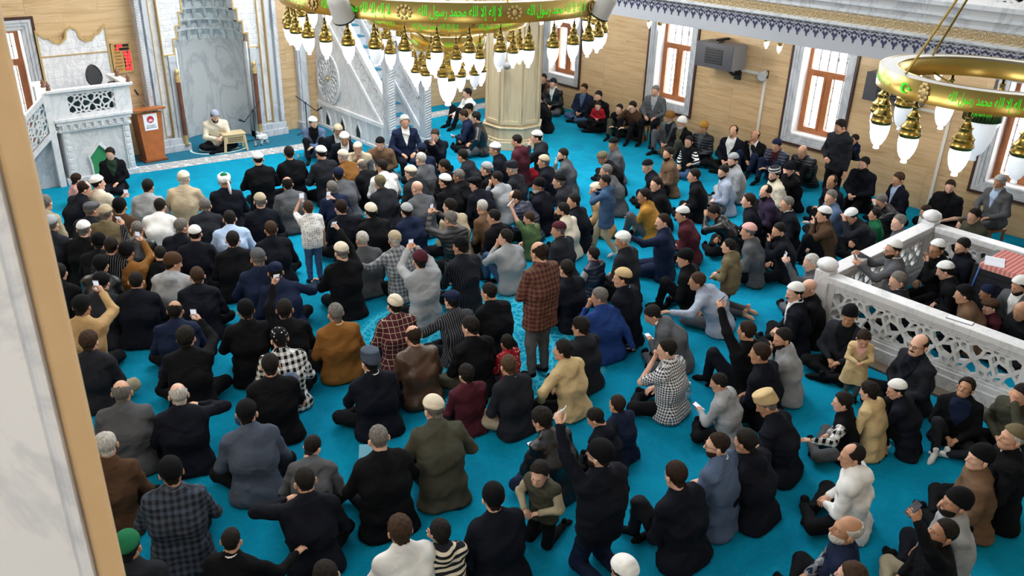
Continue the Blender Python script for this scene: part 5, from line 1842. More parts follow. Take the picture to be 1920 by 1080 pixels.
# ---------------------------------------------------------------- things by the reciter
root = thing('side_table', 'beige plastic side table with pierced panels before the reciter', 'table', (7.72, 18.55, 0), math.radians(-8))
BEI = plain('beige_plastic', 'c3b28b', .5)
b = MB(); b.box(-.24, .24, -.17, .17, .36, .39); b.box(-.26, .26, -.19, .19, .39, .405); b.obj('top', BEI, root, bevel=.012)
for x in (-1, 1):
    for y in (-1, 1):
        l = MB(); l.tube([(x * .25, y * .18, 0), (x * .21, y * .145, .37)], [.03, .035], 6); l.obj('leg', BEI, root)
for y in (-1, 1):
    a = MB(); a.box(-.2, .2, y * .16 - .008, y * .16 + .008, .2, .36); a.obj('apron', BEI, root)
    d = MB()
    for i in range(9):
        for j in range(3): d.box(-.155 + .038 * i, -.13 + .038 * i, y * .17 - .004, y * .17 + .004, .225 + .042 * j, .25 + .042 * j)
    d.obj('painted_holes', plain('hole_shade', '3b3628', .9), root)  # solid dark blocks paint the shade of the apron holes


def mic_stand(x, y, rz, label):
    root = thing('microphone_stand', label, 'microphone stand', (x, y, 0), rz)
    l = MB()
    for k in range(3): l.tube([(0, 0, .1), (.26 * math.cos(2.1 * k), .26 * math.sin(2.1 * k), .012)], .012, 6)
    l.obj('tripod', BLACK, root)
    MB().tube([(0, 0, .05), (0, 0, .78)], .013, 8).obj('pole', BLACK, root)
    MB().tube([(.22, 0, .96), (0, 0, .78), (-.26, 0, .56)], .011, 6).obj('boom', BLACK, root)
    MB().lathe([(0, 0), (.018, 0), (.018, .1), (.028, .12), (.028, .15), (0, .17)], 10).obj('microphone', BLACK, root, True, matrix=Matrix.Translation((-.26, 0, .56)) @ Matrix.Rotation(math.radians(-60), 4, 'Y'))
    MB().lathe([(0, -.025), (.025, -.02), (.025, .02), (0, .025)], 8, (0, 0, .78)).obj('clutch', BLACK, root)


mic_stand(8.35, 18.75, 0.2, 'black boom microphone stand beside the reciter')
mic_stand(9.7, 18.75, 2.9, 'black boom microphone stand before the pilaster')
CLEAR = plain('clear_glass', 'dfeaec', .08)
CLEAR.node_tree.nodes['Principled BSDF'].inputs['Transmission Weight'].default_value = .85
for i, (x, y, lab) in enumerate(((8.22, 18.5, 'tea glass on the carpet, left end of the front row near the niche'), (8.38, 18.52, 'tea glass on the carpet, middle of the front row near the niche'), (8.54, 18.54, 'tea glass on the carpet, right end of the front row near the niche'), (8.32, 18.68, 'tea glass on the carpet, left one of the back pair near the niche'), (8.48, 18.7, 'tea glass on the carpet, right one of the back pair near the niche'), (8.55, 17.05, 'lone water glass on the carpet before the grey marble stair pulpit'))):
    root = thing('drinking_glass', lab, 'glass', (x, y, 0.004), 0, 'glasses on the carpet')
    MB().lathe([(0, 0), (.03, 0), (.038, .09), (.035, .09), (.028, .012), (0, .012)], 12).obj('cup', CLEAR, root, True)
    MB().lathe([(0, .012), (.029, .012), (.033, .06), (0, .06)], 12).obj('water', plain('water_fill', 'c9dfe4', .1), root, True)
root = thing('tissue_box', 'white tissue box on the carpet at the right foot of the niche', 'box', (8.62, 19.0, 0), .1)
MB().box(-.12, .12, -.07, .07, 0, .1).obj('carton', WHITE, root, bevel=.006)
MB().poly([(-.05, 0, .1), (.05, .01, .1), (.03, .02, .16), (-.01, -.02, .18), (-.04, 0, .15)], (0, .012, 0)).obj('tissue', plain('tissue_white', 'f2f2f2', .9), root)
root = thing('water_bottle', 'clear plastic water bottle standing on the carpet beside the gingham shirt man', 'bottle', (7.6, 5.28, 0))
MB().lathe([(0, 0), (.032, 0), (.034, .02), (.034, .14), (.03, .165), (.014, .195), (.014, .21)], 12).obj('bottle_body', CLEAR, root, True)
MB().lathe([(0, .235), (.016, .235), (.016, .208), (0, .208)], 10).obj('cap', plain('cap_white', 'e8ecef', .5), root)
MB().lathe([(.0345, .06), (.0345, .11)], 12).obj('wrapper', plain('pale_blue_label', 'bcd3e2', .5), root, True)

root = thing('leaflet', 'light blue leaflet held by the bald man in the foreground', 'leaflet', tuple(at_height(686, 852, .45)), 0)
MB().obox((0, 0, 0), ((.8, -.6, 0), (.4, .5, .77), (-.46, -.62, .64)), (.07, .1, .002)).obj('sheet', plain('pale_blue_paper', '7cc8e6', .6), root)
# ---------------------------------------------------------------- the congregation
# head x, head y | pose | turn (plain: from facing the niche; A: absolute) | top | trousers | head-gear | hair | options | label
CROWD = '''
207 289|side|A160|k|d||hk|s=.86 hood shirt=dg sw=1.2 y=-15 L=-4 aR=back aL=lap|boy in black jacket over green sweater sitting against the pulpit
144 337|cross|A-100|pk|pk||lb|s=.6 pig y=20|small girl with pigtails in pink beside the pulpit
159 355|cross|-25|d|k||tb|L=22 p=18 y=-20|balding man in dark navy suit left of the cream jacket
184 344|cross|-6|cr|kh|cap/w|ck|y=-30|man in cream jacket and white cap in the front row by the pulpit
86 381|cross|0|kh|g||sg|L=20|grey-haired man in grey-beige jacket half hidden by the gallery column
278 351|cross|0|lg|d||sk|L=14 p=18|dark-haired man in pale grey suit in the front row
345 336|kneel|0|be|g|cap/cr|sw|p=12|man in beige-grey suit and cream knitted cap in the front row
421 341|cross|4|d|k|turban/w|-|L=12 y=0|man in white turban with green crown and dark robe
171 395|cross|-8|c|k|flat/g|sg|L=16|man in grey flat cap and charcoal coat behind the cream jacket
199 401|kneel|0|ol|k|cap/be|sg|w=1.12|man in olive-brown jacket and beige cap beside a raised phone
225 389|cross|4|b|k|beanie/k|sk|aL=phone ph=L tn=jacket|man in brown jacket filming over the cream jacket man's shoulder
300 388|cross|0|wt:knit|k||sk|p=26 L=24 tn=sweater y=0|dark-haired man in white knitted sweater with bowed head
385 387|cross|2|c|k||sg|L=26 p=18|man in charcoal suit with grizzled hair before the white-turbaned man
97 421|cross|0|c|k|cap/lg|sg|L=18|man in pale cap and dark jacket right beside the gallery column
158 431|cross|-4|k|k|cap/w|sg|w=1.1|man in black coat and off-white cap below the grey flat cap
258 431|cross|0|k:leather|k||cg|L=14 y=6|man with shaven head in black leather jacket left of the white sweater
341 426|cross|-18|d|k||sg|y=-30 L=20|dark-suited man with grizzled hair turning right below the white sweater
366 440|cross|0|d|k|cap/w|ck|L=12|man in navy suit and bright white cap left of the pale blue shirt
431 411|cross|0|lb|k||sk|L=26 p=14 tn=shirt y=4|man in pale blue shirt among dark suits
186 455|cross|2|k|k|beanie/k|sk|L=16|man in black coat and black beanie in the left block, above another beanie
209 463|kneel|-6|k:pin:lg|k||sk|aR=high ph=R L=10|man in pinstriped sleeves raising a phone in the left block
190 497|cross|-4|k:leather|k|beanie/k|sk|L=18 w=1.12|man in shiny black leather jacket and dark beanie at the left
238 474|cross|-4|cm|k|beanie/k|sk|aR=phone ph=R w=1.06|man in rust-brown jacket and black beanie filming with a phone
301 477|cross|4|k|k||ck|s=.92 p=14|young man with cropped hair in black beside the brown knitted beanie
325 494|cross|-14|lg|g|beanie/b|sk|hood y=-45 tn=hoodie L=14|man in grey hoodie and brown knitted beanie looking right
370 519|cross|2|d|k||se|L=18 w=1.12|man with short brown hair in wide dark jacket beside the grey hoodie
256 528|cross|2|d|k||ck|w=1.14 L=14|broad man in dark navy coat in front of the rust-brown jacket
191 531|cross|-4|c|k|beanie/k|sg|L=20|man in grey jacket with grey hair under a black cap at the left
154 576|kneel|-4|t|k|cap/k|sk|aR=phone ph=R|man in tan jacket and black cap filming beside the gallery column
329 583|cross|2|n|k||fk|L=16 w=1.1|balding man in navy jacket in the left block
112 512|cross|0|k|k||sk|L=20|man in black half hidden behind the gallery column
488 378|cross|2|d|k|cap/be|sg|L=10|man in navy suit and beige cap behind the black front-row suit
437 451|cross|2|k|k||sk|L=14 w=1.12|man with black hair in black coat below the pale blue shirt
508 431|cross|4|d|k||se|L=18 w=1.08|brown-haired man in charcoal suit left of the standing boy in white
484 485|kneel|2|n|k|cap/g|sg|L=12 w=1.06|man in dark blue suit and grey knitted cap
517 511|one|6|n|d|peak/n|sk|lk L=22 T=-4 w=1.08 aR=out|man in blue suit jacket and navy cap with elbow out
578 390|stand|4|w:dots:sb|dn||se|s=.71 aL=phone ph=L tn=shirt tee p=2 bare|boy standing in white dotted shirt and jeans with a phone
640 473|kneel|2|k|k|cap/cr|sg|aR=high ph=R w=1.08|man in black coat and cream cap raising his phone high
695 397|cross|2|k|k|cap/cr|sk|w=1.12 L=16|man in wide black coat and cream cap behind the phone in the centre
679 450|cross|4|g|k||cw|L=12|bald man in grey suit behind a raised black sleeve
740 450|kneel|2|lg:softpane:g|k|cap/be|sw|aL=out|man in grey checked blazer and beige cap
639 390|cross|6|d|k||tb|aR=phone ph=R L=12|balding man in navy holding up a phone above the black coat
534 581|cross|2|k|k||sk|aL=high ph=L tn=shirt L=12|dark-haired man in black shirt holding a phone before the blue suit
461 583|kneel|2|k|k|beanie/k|sk|L=8 w=1.05|man in long charcoal coat and black beanie left of the phone screen
629 588|cross|4|cm|k||sg|col=cr w=1.1 L=10|man in camel brown jacket with pale shirt collar
740 572|cross|2|m:pane:kh|k|cap/cr|sk|L=14 T=4|man in maroon windowpane jacket and cream cap
484 299|kneel|2|k|k|cap/w|ck|L=8|man in black suit and white cap, leftmost of the front-row trio
542 288|kneel|2|k|k||sk|L=6 w=1.04|bareheaded man in black suit, middle of the front-row trio
602 288|kneel|4|c|k|cap/w|ck|L=8|man in charcoal suit and white cap, right of the front-row trio
539 346|cross|2|g|k||fk|L=20 p=12|balding man in mid-grey suit in the second row
403 218|cross|A165|cr|k|cap/lv|sk|tn=robe p=30 L=16 beard=k z=0 aR=low aL=low|reciter in cream robe and grey cap before the niche
587 231|up|A150|sb|k|cap/w|ck|vest=sb shirt=k sw=1.2 y=35 p=18 beard=b L=10|man in grey-blue jacket and white cap leaning at the minbar
634 246|cross|A160|d|k|cap/be|sg|beard=w p=24 L=16 shirt=w|old man in beige cap by the dark niches of the minbar
646 261|cross|A150|d|k|cap/w|sw|shirt=w p=24 L=20|man in white embroidered cap and dark suit before the minbar
671 279|cross|A140|be|g|cap/cr|sw|p=20 beard=w aR=chin s=.94|old man in cream cap and beige jacket before the minbar
713 270|one|A140|br|g|cap/k|sg|p=22 L=14 w=1.08 aR=out|man in brown-grey jacket and black cap at the minbar gate
759 229|chair|A160|n|d||hw|seat=.26 shirt=w y=0 p=8 L=2 w=1.05 vest=n|white-haired old man in navy suit seated on the minbar step
643 294|cross|6|cm|g|cap/cr|sw|L=18|man in brown jacket and cream cap behind the white embroidered cap
678 311|cross|8|k|k||fg|L=20 p=12|grey balding man in black jacket right of the brown jacket
716 313|cross|-16|w|k||sk|L=14 p=12 tn=shirt y=35|dark-haired man in white shirt before the minbar gate
635 328|cross|4|g|k|cap/n|sk|L=22 y=-30|man in grey jacket and navy cap looking right
622 353|cross|2|n|k||sg|L=16|grey-haired man in blue jacket in the second row
712 343|cross|4|c|k|cap/ol|sg|L=18|man in charcoal jacket and olive-grey cap below the white shirt
816 254|one|A135|d|k||se|aL=chin p=20 L=12 shirt=k y=-10|man in dark suit with hand on mouth right of the minbar
791 281|cross|A-20|n|k|cap/n|sk|s=.95|man in navy cap partly hidden behind a bald head
789 299|cross|2|g|k||cw|L=14|bald man in grey suit behind the navy cap
770 325|cross|2|c|k|cap/cr|sg|L=20|man in charcoal jacket and cream cap left of the long dark suit
833 313|cross|-6|k|k||sk|L=16 y=30|dark-haired young man in black looking left behind the pillar row
867 293|cross|10|c|k||sk|L=20 p=14 col=w|dark-haired man in charcoal suit with white collar
928 281|one|12|d|k|cap/w|sg|lk L=16|man in navy jacket and white cap below the pillar
969 265|kneel|-8|m|k||ck|hood L=8|person in maroon jacket with back to the camera below the pillar
1006 258|kneel|14|c|r|cap/w|sk|L=10 aL=chin hood|person in dark jacket and white cap with red trousers below the pillar
869 217|cross|A55|n|k||cb|L=16 p=18 aL=low ph=L|man in navy jacket using a phone beside the pillar
892 221|cross|A50|k:leather|g||sk|L=8 p=14 aL=knee|man in black leather jacket leaning against the pillar
879 205|cross|A60|kh|k|peak/k|sk|L=16 s=.95|man in black brimmed cap behind the pair at the pillar
876 176|up|A80|w|k||sk|L=4 tn=shirt|man in white shirt sitting against the far wall by the pillar
1055 291|cross|6|g|k||sk|y=30 beard=k L=14 aL=chin|bearded man in grey jacket right of the pillar
1019 304|cross|6|d|k|cap/be|sg|L=16 w=1.06|man in navy jacket and beige cap below the red trousers
912 318|cross|6|k|k|cap/lg|sg|L=18|man in black jacket and pale grey cap in the middle rows
960 318|cross|4|c|k|kufi/c|sw|L=14|white-haired man in black-banded cap and charcoal suit
860 331|cross|-4|k|k||sg|L=20 y=22 p=14|grey-haired man in black suit in the third row
834 341|cross|0|k|k|cap/w|sk|L=18 y=14|man in black suit and white cap in the third row
782 354|cross|-6|g|k||-|L=20 y=18 p=10|bald man in grey suit with glowing scalp
892 346|cross|-6|d|k|flat/k|sk|L=22 y=26|man in dark suit and black flat cap looking left
932 335|cross|-4|lg|k||sk|L=16 y=22 aL=chin|dark-haired man in light grey jacket in the middle rows
1010 349|cross|6|d|k|beanie/k|sg|y=34 beard=w L=10|grey-bearded man in black beanie and navy jacket
1048 341|cross|8|c|k|cap/k|sg|L=22|man in black cap and charcoal coat right of the grey beard
966 371|cross|10|n:puffer|k||tb|L=26 p=24 y=30 T=-6|bald man in navy puffer jacket leaning left
762 396|cross|2|n|k|cap/lg|sk|L=20 hood w=1.08|man in dark blue coat and pale grey cap
843 388|cross|4|be|k||sk|L=16 y=16|dark-haired man in grey-beige jacket behind the puffer coat
904 389|cross|4|br|k||cw|L=18|bald man in brown jacket in the middle rows
845 412|kneel|2|k:puffer|k||sg|aL=phone ph=L aR=phone L=10|grey-haired man in black puffer filming with both hands
926 408|cross|8|k|g||ck|L=12 y=22 hood|dark-haired young man in black hoodie left of the green shirt
992 410|cross|4|gn|k||se|s=.8 y=25 aL=high ph=L tn=shirt bare L=4|boy in green shirt lifting a phone with bare arm
1055 395|cross|6|cr|k||sk|beard=k L=14 y=20 tn=shirt|bearded man in cream long shirt
1075 378|cross|6|d|k||sk|L=14 y=36|man in navy suit turning left behind the cream shirt
1047 432|cross|6|c|k|cap/m|sg|col=w y=36 L=12|man in dark jacket, white collar and maroon skullcap
863 463|kneel|4|d:pin:g|k|cap/k|sk|L=10 y=18|man in dark striped jacket and black cap in the centre
948 446|one|-6|lg:knit|dn||sk|lk aL=chin y=36 L=14 tn=sweater sk=0|man in light grey sweater and jeans with hand on mouth
788 488|kneel|4|lg|k|cap/m|sk|aL=phone aR=phone ph=L L=6|man in pale grey blazer and maroon cap filming with both hands
1010 474|stand|6|m:softpane:br|g||fb|p=14 coat=.22 aL=lap aR=lap w=1.08 L=4 y=4|man standing in maroon-brown checked jacket among the seated men
1062 505|cross|4|d|k||sk|L=12|man in dark navy coat hidden behind the standing man
847 564|cross|2|c:pin:lg|k|peak/n|sk|L=14 w=1.05 aL=out|man in pinstriped charcoal jacket and navy cap
917 549|cross|6|k|k||ck|y=18 L=14 w=1.08|cropped-haired man in black jacket left of the standing man's legs
1150 271|cross|22|g|k|cap/k|sg|y=24 L=8|man in grey suit and black cap, highest of the group on open carpet
1130 297|cross|20|k|k|cap/ol|sg|p=34 L=28 y=20|man in black coat and olive cap bowing his head
1136 322|cross|10|g|k||sg|L=22 y=18|grey-haired man in grey suit behind the standing boy
1134 341|walk|14|dn|kh||sk|s=.76 y=26 aL=hold aR=hold hood coat=.3 shoe sock=w|boy standing in denim jacket and beige trousers
1117 357|cross|10|t|k|cap/cr|sk|y=24 p=14 L=16|man in cream cap and tan top left of the denim jacket boy
1214 313|cross|16|d|k|cap/k|sw|y=26 p=20 L=18|white-haired man in black cap and navy suit on the right carpet
1253 289|cross|18|br|k||sk|y=22 beard=b L=6|bearded man in brown tweed jacket with straight back
1291 266|cross|30|k|dn||sk|s=.9 vest=w:stripe:k y=30 L=6 aL=out|young man in black vest over striped sleeves
1230 346|cross|20|k|k||ck|y=30 L=14 w=1.06|cropped-haired man in black jacket behind the mustard sweater
1207 368|one|10|mu|g||sk|lk y=20 L=16 tn=sweater aL=hug stache=k sk=2|man in mustard sweater with dark moustache
1301 330|cross|8|k|k||sk|L=12 w=1.12 y=10 tn=sweater|black-haired man in wide black sweater on the right carpet
1356 323|cross|14|lv|g||sk|beard=k y=34 L=10 tn=shirt|bearded man in pale lavender shirt
1374 301|cross|16|lg|lg|cap/lg|sk|y=30 L=12 tn=shirt beard=k|man in pale grey clothes and grey cap
1403 377|cross|10|d|k||sb|L=12 y=4|brown-haired man in dark suit below the lavender shirt
1435 361|cross|20|pu|k||tk|y=24 beard=k L=12|bearded balding man in dark plum jacket
1019 148|cross|A110|b|k||sk|L=4 shirt=k|young man in dark brown jacket sitting under the first window
1037 157|cross|A95|k:leather|g|cap/c|sk|y=20 L=10 shirt=w|man in black leather jacket and grey cap under the first window
1012 185|cross|A40|k|k||sk|L=14|man in black partly hidden by the pillar
1095 167|cross|A105|n|dn||sb|L=2 tn=cardigan shirt=sb|man in navy cardigan and jeans against the wall
1122 181|cross|A115|k|k||sk|L=4 aR=lap beard=k|bearded man in black behind a child in red by the wall
1121 199|cross|A120|r|k||sb|s=.56 z=.26 tn=sweater|small child in red sweater sitting before a man at the wall
1186 201|up|A100|b|k||sk|L=14 aR=brow p=16 aL=hug|man in dark brown jacket with hand to face beside the sill sitter
1161 205|up|A110|k|o||sk|L=20 s=.92|dark-haired man hidden behind the hand-to-face man
1229 171|chair|A112|g|k||sg|seat=.46 shirt=lg L=4 y=-4 w=1.08 stache=g|grey-haired man in grey blazer sitting on the window ledge
1256 221|one|A95|g|g|beanie/cm|sg|shirt=c L=8 beard=w|man in orange-brown knitted cap under the second window
1278 231|one|A85|k|o|beanie/w|sw|shirt=ol beard=w L=6 lk|white-bearded man in white knitted cap and black coat
1319 240|cross|A92|d:puffer|k|beanie/mu|sk|shirt=g L=4 w=1.12|man in mustard knitted cap and dark puffer jacket
1375 248|cross|A100|d|k||tk|shirt=w sw=1.1 stache=k L=2 w=1.06|moustached man in dark suit and white shirt against the wall
1416 256|up|A100|k|n||fk|shirt=w aL=chin L=6|balding man with hand over mouth and white shirt against the wall
1456 273|up|A95|n:puffer|n|cap/n|sk|p=18 L=14 shirt=m|man in navy cap and navy puffer below the third window
1504 285|up|A90|d:puffer|k||-|p=26 L=24 w=1.1|bald man in dark puffer bowing below the third window
1575 238|stand|A78|c|k||sk|p=22 y=-12 L=6 aL=down aR=lap hood|man standing by the wall with a toddler in his arms
1602 262|up|A75|n|k||sk|s=.5 z=.95 L=10 aR=hug|toddler in dark navy held by the standing man
1620 308|kneel|A85|d|k||sk|L=4 p=10 shirt=k sw=1.2 aR=lap aL=lap w=1.08 beard=k|man in dark blazer sitting right of the standing man
1684 337|cross|A55|d|k||se|L=6 y=10 shirt=lb|man in navy suit and pale blue collar against the wall
1781 351|cross|A90|k|k||cb|bare tn=t_shirt beard=k shirt=k L=4 y=18 w=1.15 sk=0|bald bearded man in black t-shirt against the wall
1874 343|chair|A70|g|g|cap/lg|sw|seat=.42 L=6 y=10 beard=w shirt=lb w=1.06|old man in grey jacket and grey cap on a chair
1451 328|cross|24|cr|k|kufi/w:stripe:c|sk|y=24 L=12 beard=b tn=shirt|man in cream shirt and banded white kufi
1479 318|cross|30|k|k|beanie/d|sk|aL=brow y=20 p=14 L=12|man in black jacket and navy beanie resting his face on a hand
1559 342|cross|30|d|k||tb|y=26 L=14 aL=low|balding man in navy suit before the standing man
1557 371|one|28|sb|k||sg|y=26 L=12 lk aL=hug|grey-haired man in blue-grey suit
1475 383|cross|22|d|k||sg|y=10 L=12 col=w w=1.06|grey-haired man in navy suit with white collar on the right
1544 403|one|16|b|k|cap/w|sk|L=10 lk aL=chin|man in dark brown jacket and white cap in the right block
1596 406|cross|28|c|k|cap/w|sk|p=34 L=30 aL=brow y=14|man in dark grey jacket and white cap with deeply bowed head
1652 378|cross|28|k:puffer|k||sg|p=30 L=28 aL=brow w=1.1 y=12|grey-haired man in black puffer holding his forehead
1460 433|cross|16|d|k||ck|beard=k y=28 L=16 aL=chin w=1.08|bearded man in dark navy suit with hand at chin
1640 403|cross|10|fr|k||sk|s=.78 L=10|child in green beside the bowed white cap
1684 418|cross|10|g|k||sg|L=12 y=30|grey-haired man behind the balustrade top corner
1826 406|cross|A60|o|k||sk|L=12 p=10 w=1.05|man in olive jacket holding a child near the rack
1804 422|cross|A40|br|k||sb|s=.66|child leaning on the olive jacket man
1735 398|cross|A50|w|w||lb|s=.74 hood L=14|small child in fluffy white jacket behind the balustrade post
1674 468|tall|16|g|g|cap/w|sk|specs aL=rail aR=rail ph=L col=w L=12 y=26 beard=b|man in grey suit and white cap filming over the balustrade
1682 527|kneel|12|c|k||sg|y=30 L=12 col=w stache=g|grey-haired man in charcoal suit inside the balustrade
1756 467|kneel|24|k|k|cap/w|sk|specs y=28 L=16 col=w aL=chin|man in black suit, white cap and glasses inside the balustrade
1804 463|kneel|18|d|k||sk|beard=k y=26 L=10 w=1.06|black-bearded man in navy inside the balustrade beside the rack
1772 508|cross|10|k|k|cap/w|sk|p=24 L=18|man in black sweater and white cap inside the balustrade
1807 553|cross|8|br|k|cap/k|sk|L=18 w=1.14|man in brown fleece and black cap inside the balustrade
1850 549|cross|30|d|k|beanie/n|sk|s=.74 L=8|child in navy beanie inside the balustrade
1857 576|cross|30|m|k|flat/b|sk|s=.74 L=14|child in brown cap inside the balustrade
1912 536|cross|A70|g|g|cap/w|sk|shirt=w beard=k p=20 L=8|bearded man in white cap and white shirt at the right edge
1915 584|cross|A60|k|k||fg|p=24 L=16|balding man at the right edge inside the balustrade
1520 493|cross|20|g|g||sw|y=20 aL=phone ph=L L=10|white-haired man in grey coat holding a phone outside the balustrade post
1490 549|cross|26|d|k|cap/w|sk|y=24 L=8 shirt=w stache=k col=w|man in navy suit and white cap in front of the balustrade post
1516 541|cross|24|k|k||-|L=12 y=20|bald man in black behind the navy suit and white cap
1592 593|cross|A96|c|k|beanie/k|sg|shirt=k sw=1.3 L=4 y=12 p=10 aR=lap|man in dark jacket and black beanie sitting against the balustrade
1619 636|stand|A120|tc|g||lb|s=.53 coat=.7 tn=coat aL=low aR=low p=22 y=10 hs=1.5 shirt=pk col=pk sw=1.2|little girl standing in beige coat with pink hood
1722 648|cross|A64|c|k||fb|specs stache=k shirt=d sw=1.3 y=14 p=-4 L=6 w=1.06|man in dark suit and glasses sitting against the balustrade
1467 635|cross|26|lg|k||sk|beard=k y=30 L=12 aL=chin w=1.08 tn=sweater|bearded man in light grey sweater below the navy suit
1810 728|one|A110|k|c||hk|s=.86 hood shirt=n sw=1.6 p=-22 y=-20 L=-4 sock=w|boy in black jacket and blue sweater looking up at the balustrade
1914 741|cross|A80|o|k||sk|s=.95 aL=brow L=12|person in olive jacket at the right edge below the balustrade
1242 416|kneel|16|n|n||cb|aL=point aR=floor y=30 L=6 T=4 w=1.1 stache=b|man in navy suit pointing with an outstretched arm
1279 403|cross|12|m|k|cap/w|sk|y=24 L=16 w=1.06|man in maroon suit and white cap
1339 399|cross|12|k:leather|k||sk|p=34 L=30 aL=brow y=20|dark-haired man in black leather jacket with head in hand
1403 435|cross|8|g|k|cap/pk|cg|L=14 y=8 w=1.06|man in dark grey suit and pale pink cap
1366 462|tall|10|ol|g||ck|s=.82 hood L=10 foot=skin|boy kneeling in olive hooded jacket with bare feet
1167 452|kneel|10|c|k|cap/w|sw|y=28 L=10 col=w|man in charcoal suit and white cap right of the navy vest boy
1112 477|kneel|4|n:puffer|k||sk|s=.8 vest=lg L=4 col=m|boy in navy puffer vest with grey sleeves
1166 522|kneel|12|d|k|cap/tc|sk|y=30 L=10 col=lb|man in dark navy suit and beige knitted cap right of the blue sweater
1284 485|one|12|k|k|beanie/k|sk|y=28 L=14 lk|young man in black jacket and black beanie
1307 528|side|14|lv|g||se|y=20 L=30 T=-14 aL=out w=1.14 tn=shirt|man in pale blue-grey shirt leaning far over
1124 558|one|-4|bl|k||sg|y=40 aL=chin L=16 w=1.1 tn=sweater aR=back|grey-haired man in bright blue sweater resting his chin
1224 591|cross|34|g|g||sk|p=38 L=34 y=10 col=w aL=low ph=L|man in grey suit bent over a phone
1250 656|cross|14|w:gingham:n|k||ck|y=22 L=8 bare tn=shirt aL=chin w=1.08|man in navy and white gingham shirt
1400 622|one|-4|k|d||cb|lk aL=high ph=L L=6 y=6 w=1.04|man in black jacket stretching a phone up high
1425 664|cross|10|d|k||cb|L=12 y=8 w=1.05|cropped-haired man in dark navy jacket behind the grey hoodie boy
1348 718|cross|18|lg|k||ck|s=.86 p=20 L=16 y=14 tn=sweatshirt aL=low ph=L|boy in grey sweatshirt with a red phone
1438 760|cross|16|d|k|kufi/tc|cg|y=18 p=30 L=20|man in dark suit and straw-coloured kufi looking down
882 614|cross|6|k|o||sk|L=10 y=18 tn=sweater|dark-haired man in black sweater left of the red child
874 702|cross|4|m|k||hk|s=.84 L=6 tn=sweater|boy in maroon sweater in the foreground middle
950 643|cross|10|r:dots:w|dn||sk|s=.66 L=6|small child in red patterned top at the standing man's feet
953 686|cross|8|c:knit|be||sl|s=.95 col=w L=12 tn=sweater|light brown-haired young man in charcoal sweater and white collar
1055 658|cross|12|tc|k||hk|s=.95 hood y=26 L=16 tn=hoodie aL=knee|young man in sand-coloured hoodie
1088 614|cross|10|c|k||hk|s=.95 L=10 hood y=10|young man in dark jacket behind the sand-coloured hoodie
1016 788|cross|14|k:leather|n||hk|L=24 p=24 aL=low ph=L w=1.08 y=10|man in black leather jacket bent over his phone
1117 785|cross|20|d|k||sk|s=.8 p=34 L=20 y=16 hood|boy in dark hooded top looking down
1157 759|cross|10|n|k||sb|s=.76 L=14|small boy in dark blue top behind the hooded boy
524 636|cross|6|w:check:k|k|cap/k:dots:w|sk|L=14 tn=shirt y=6|man in bold black and white checked shirt
507 686|one|2|k|sb||sk|L=10 tn=t_shirt bare w=1.08|man in black t-shirt and jeans
694 679|cross|6|d|k|kufi/gb|sk|y=10 L=12 w=1.1 col=w aL=low|man in navy suit and grey-blue kufi in the centre foreground
775 631|cross|4|b:leather|k||fb|L=12 p=16|balding man in brown leather jacket
813 767|kneel|-4|o|k|cap/cr|sg|L=22 p=16 y=18 w=1.06|man in olive green jacket and cream cap
168 641|cross|-4|c|kh||he|L=10|curly-haired man in charcoal jacket and beige trousers
349 634|cross|2|k|k||hk|aR=phone ph=R L=14 y=-12 w=1.05|man with shiny black hair in black jacket holding a phone
229 736|cross|4|g|k||fg|L=14 w=1.14|grey balding man in grey jacket at the lower left
335 741|one|6|d|k||fw|L=12 w=1.1 aR=knee|white-haired balding man in navy with arm over knee
463 775|cross|4|gb|k|cap/k|sk|y=-14 L=20 w=1.06|man in slate blue jacket and black cap
199 835|cross|0|b|k||tw|L=14 w=1.06|white-haired man in dark brown jacket at the lower left
321 886|kneel|2|c:softpane:gb|k|beanie/k|sk|L=8 w=1.14|man in dark checked jacket and black beanie at the lower left
240 1026|cross|0|c|k|cap/fr|sk|L=14|man in green cap at the lower left corner
434 1014|cross|-20|k|k||ck|s=.84 col=w L=10 aR=out|boy in black with white collar at the bottom edge
586 839|cross|-16|g|k||sk|s=.86 hood p=30 L=26 y=-24 tn=hoodie|boy in grey hoodie looking down beside the black jacket
572 903|one|2|d|k||ck|L=18 tn=sweatshirt lk aL=knee|young man with cropped hair in navy sweatshirt at the bottom
710 823|kneel|4|k|k||cg|L=10 w=1.14 p=12|bald man in wide black jacket in the foreground
750 995|cross|4|w|ol||he|L=12 tn=shirt w=1.08|brown-haired man in white shirt at the bottom edge
825 998|cross|-4|cr:stripe:c|k||hk|s=.82 hood L=10 tn=hoodie aR=chin|boy in striped hooded top at the bottom edge
925 934|cross|2|d|n|beanie/k|sk|L=10 w=1.12|man in dark plum-black coat and tall black beanie at the bottom
1011 889|tall|A105|o|k||hk|s=.7 vest=kh y=12 hs=1.25 aL=lap|small boy in green vest turning to look back
1124 853|tall|4|d|n|beanie/k|sk|aL=high ph=L y=24 L=6 w=1.1 specs beard=b|kneeling man in navy jacket and black beanie filming overhead
1267 892|one|8|d|c||sb|L=12 w=1.12 lk|brown-haired man in black suit in the foreground
1345 835|kneel|16|sb|n||cb|specs col=w y=28 L=8 beard=b w=1.05|man in blue-grey suit and glasses with white collar
1398 829|cross|10|d|k||sk|hood L=16 w=1.1|man in dark hooded coat left of the straw-coloured kufi
1170 1074|cross|4|d|k|cap/w|ck|L=10|man in white cap at the bottom edge
1579 755|cross|20|k|g||hk|s=.82 L=12 vest=k:check:w y=14 aL=out|boy in black jacket with white stripes
1629 735|kneel|0|tc|k||hk|s=.8 L=14 tn=shirt|boy in tan shirt next to the white cap boy
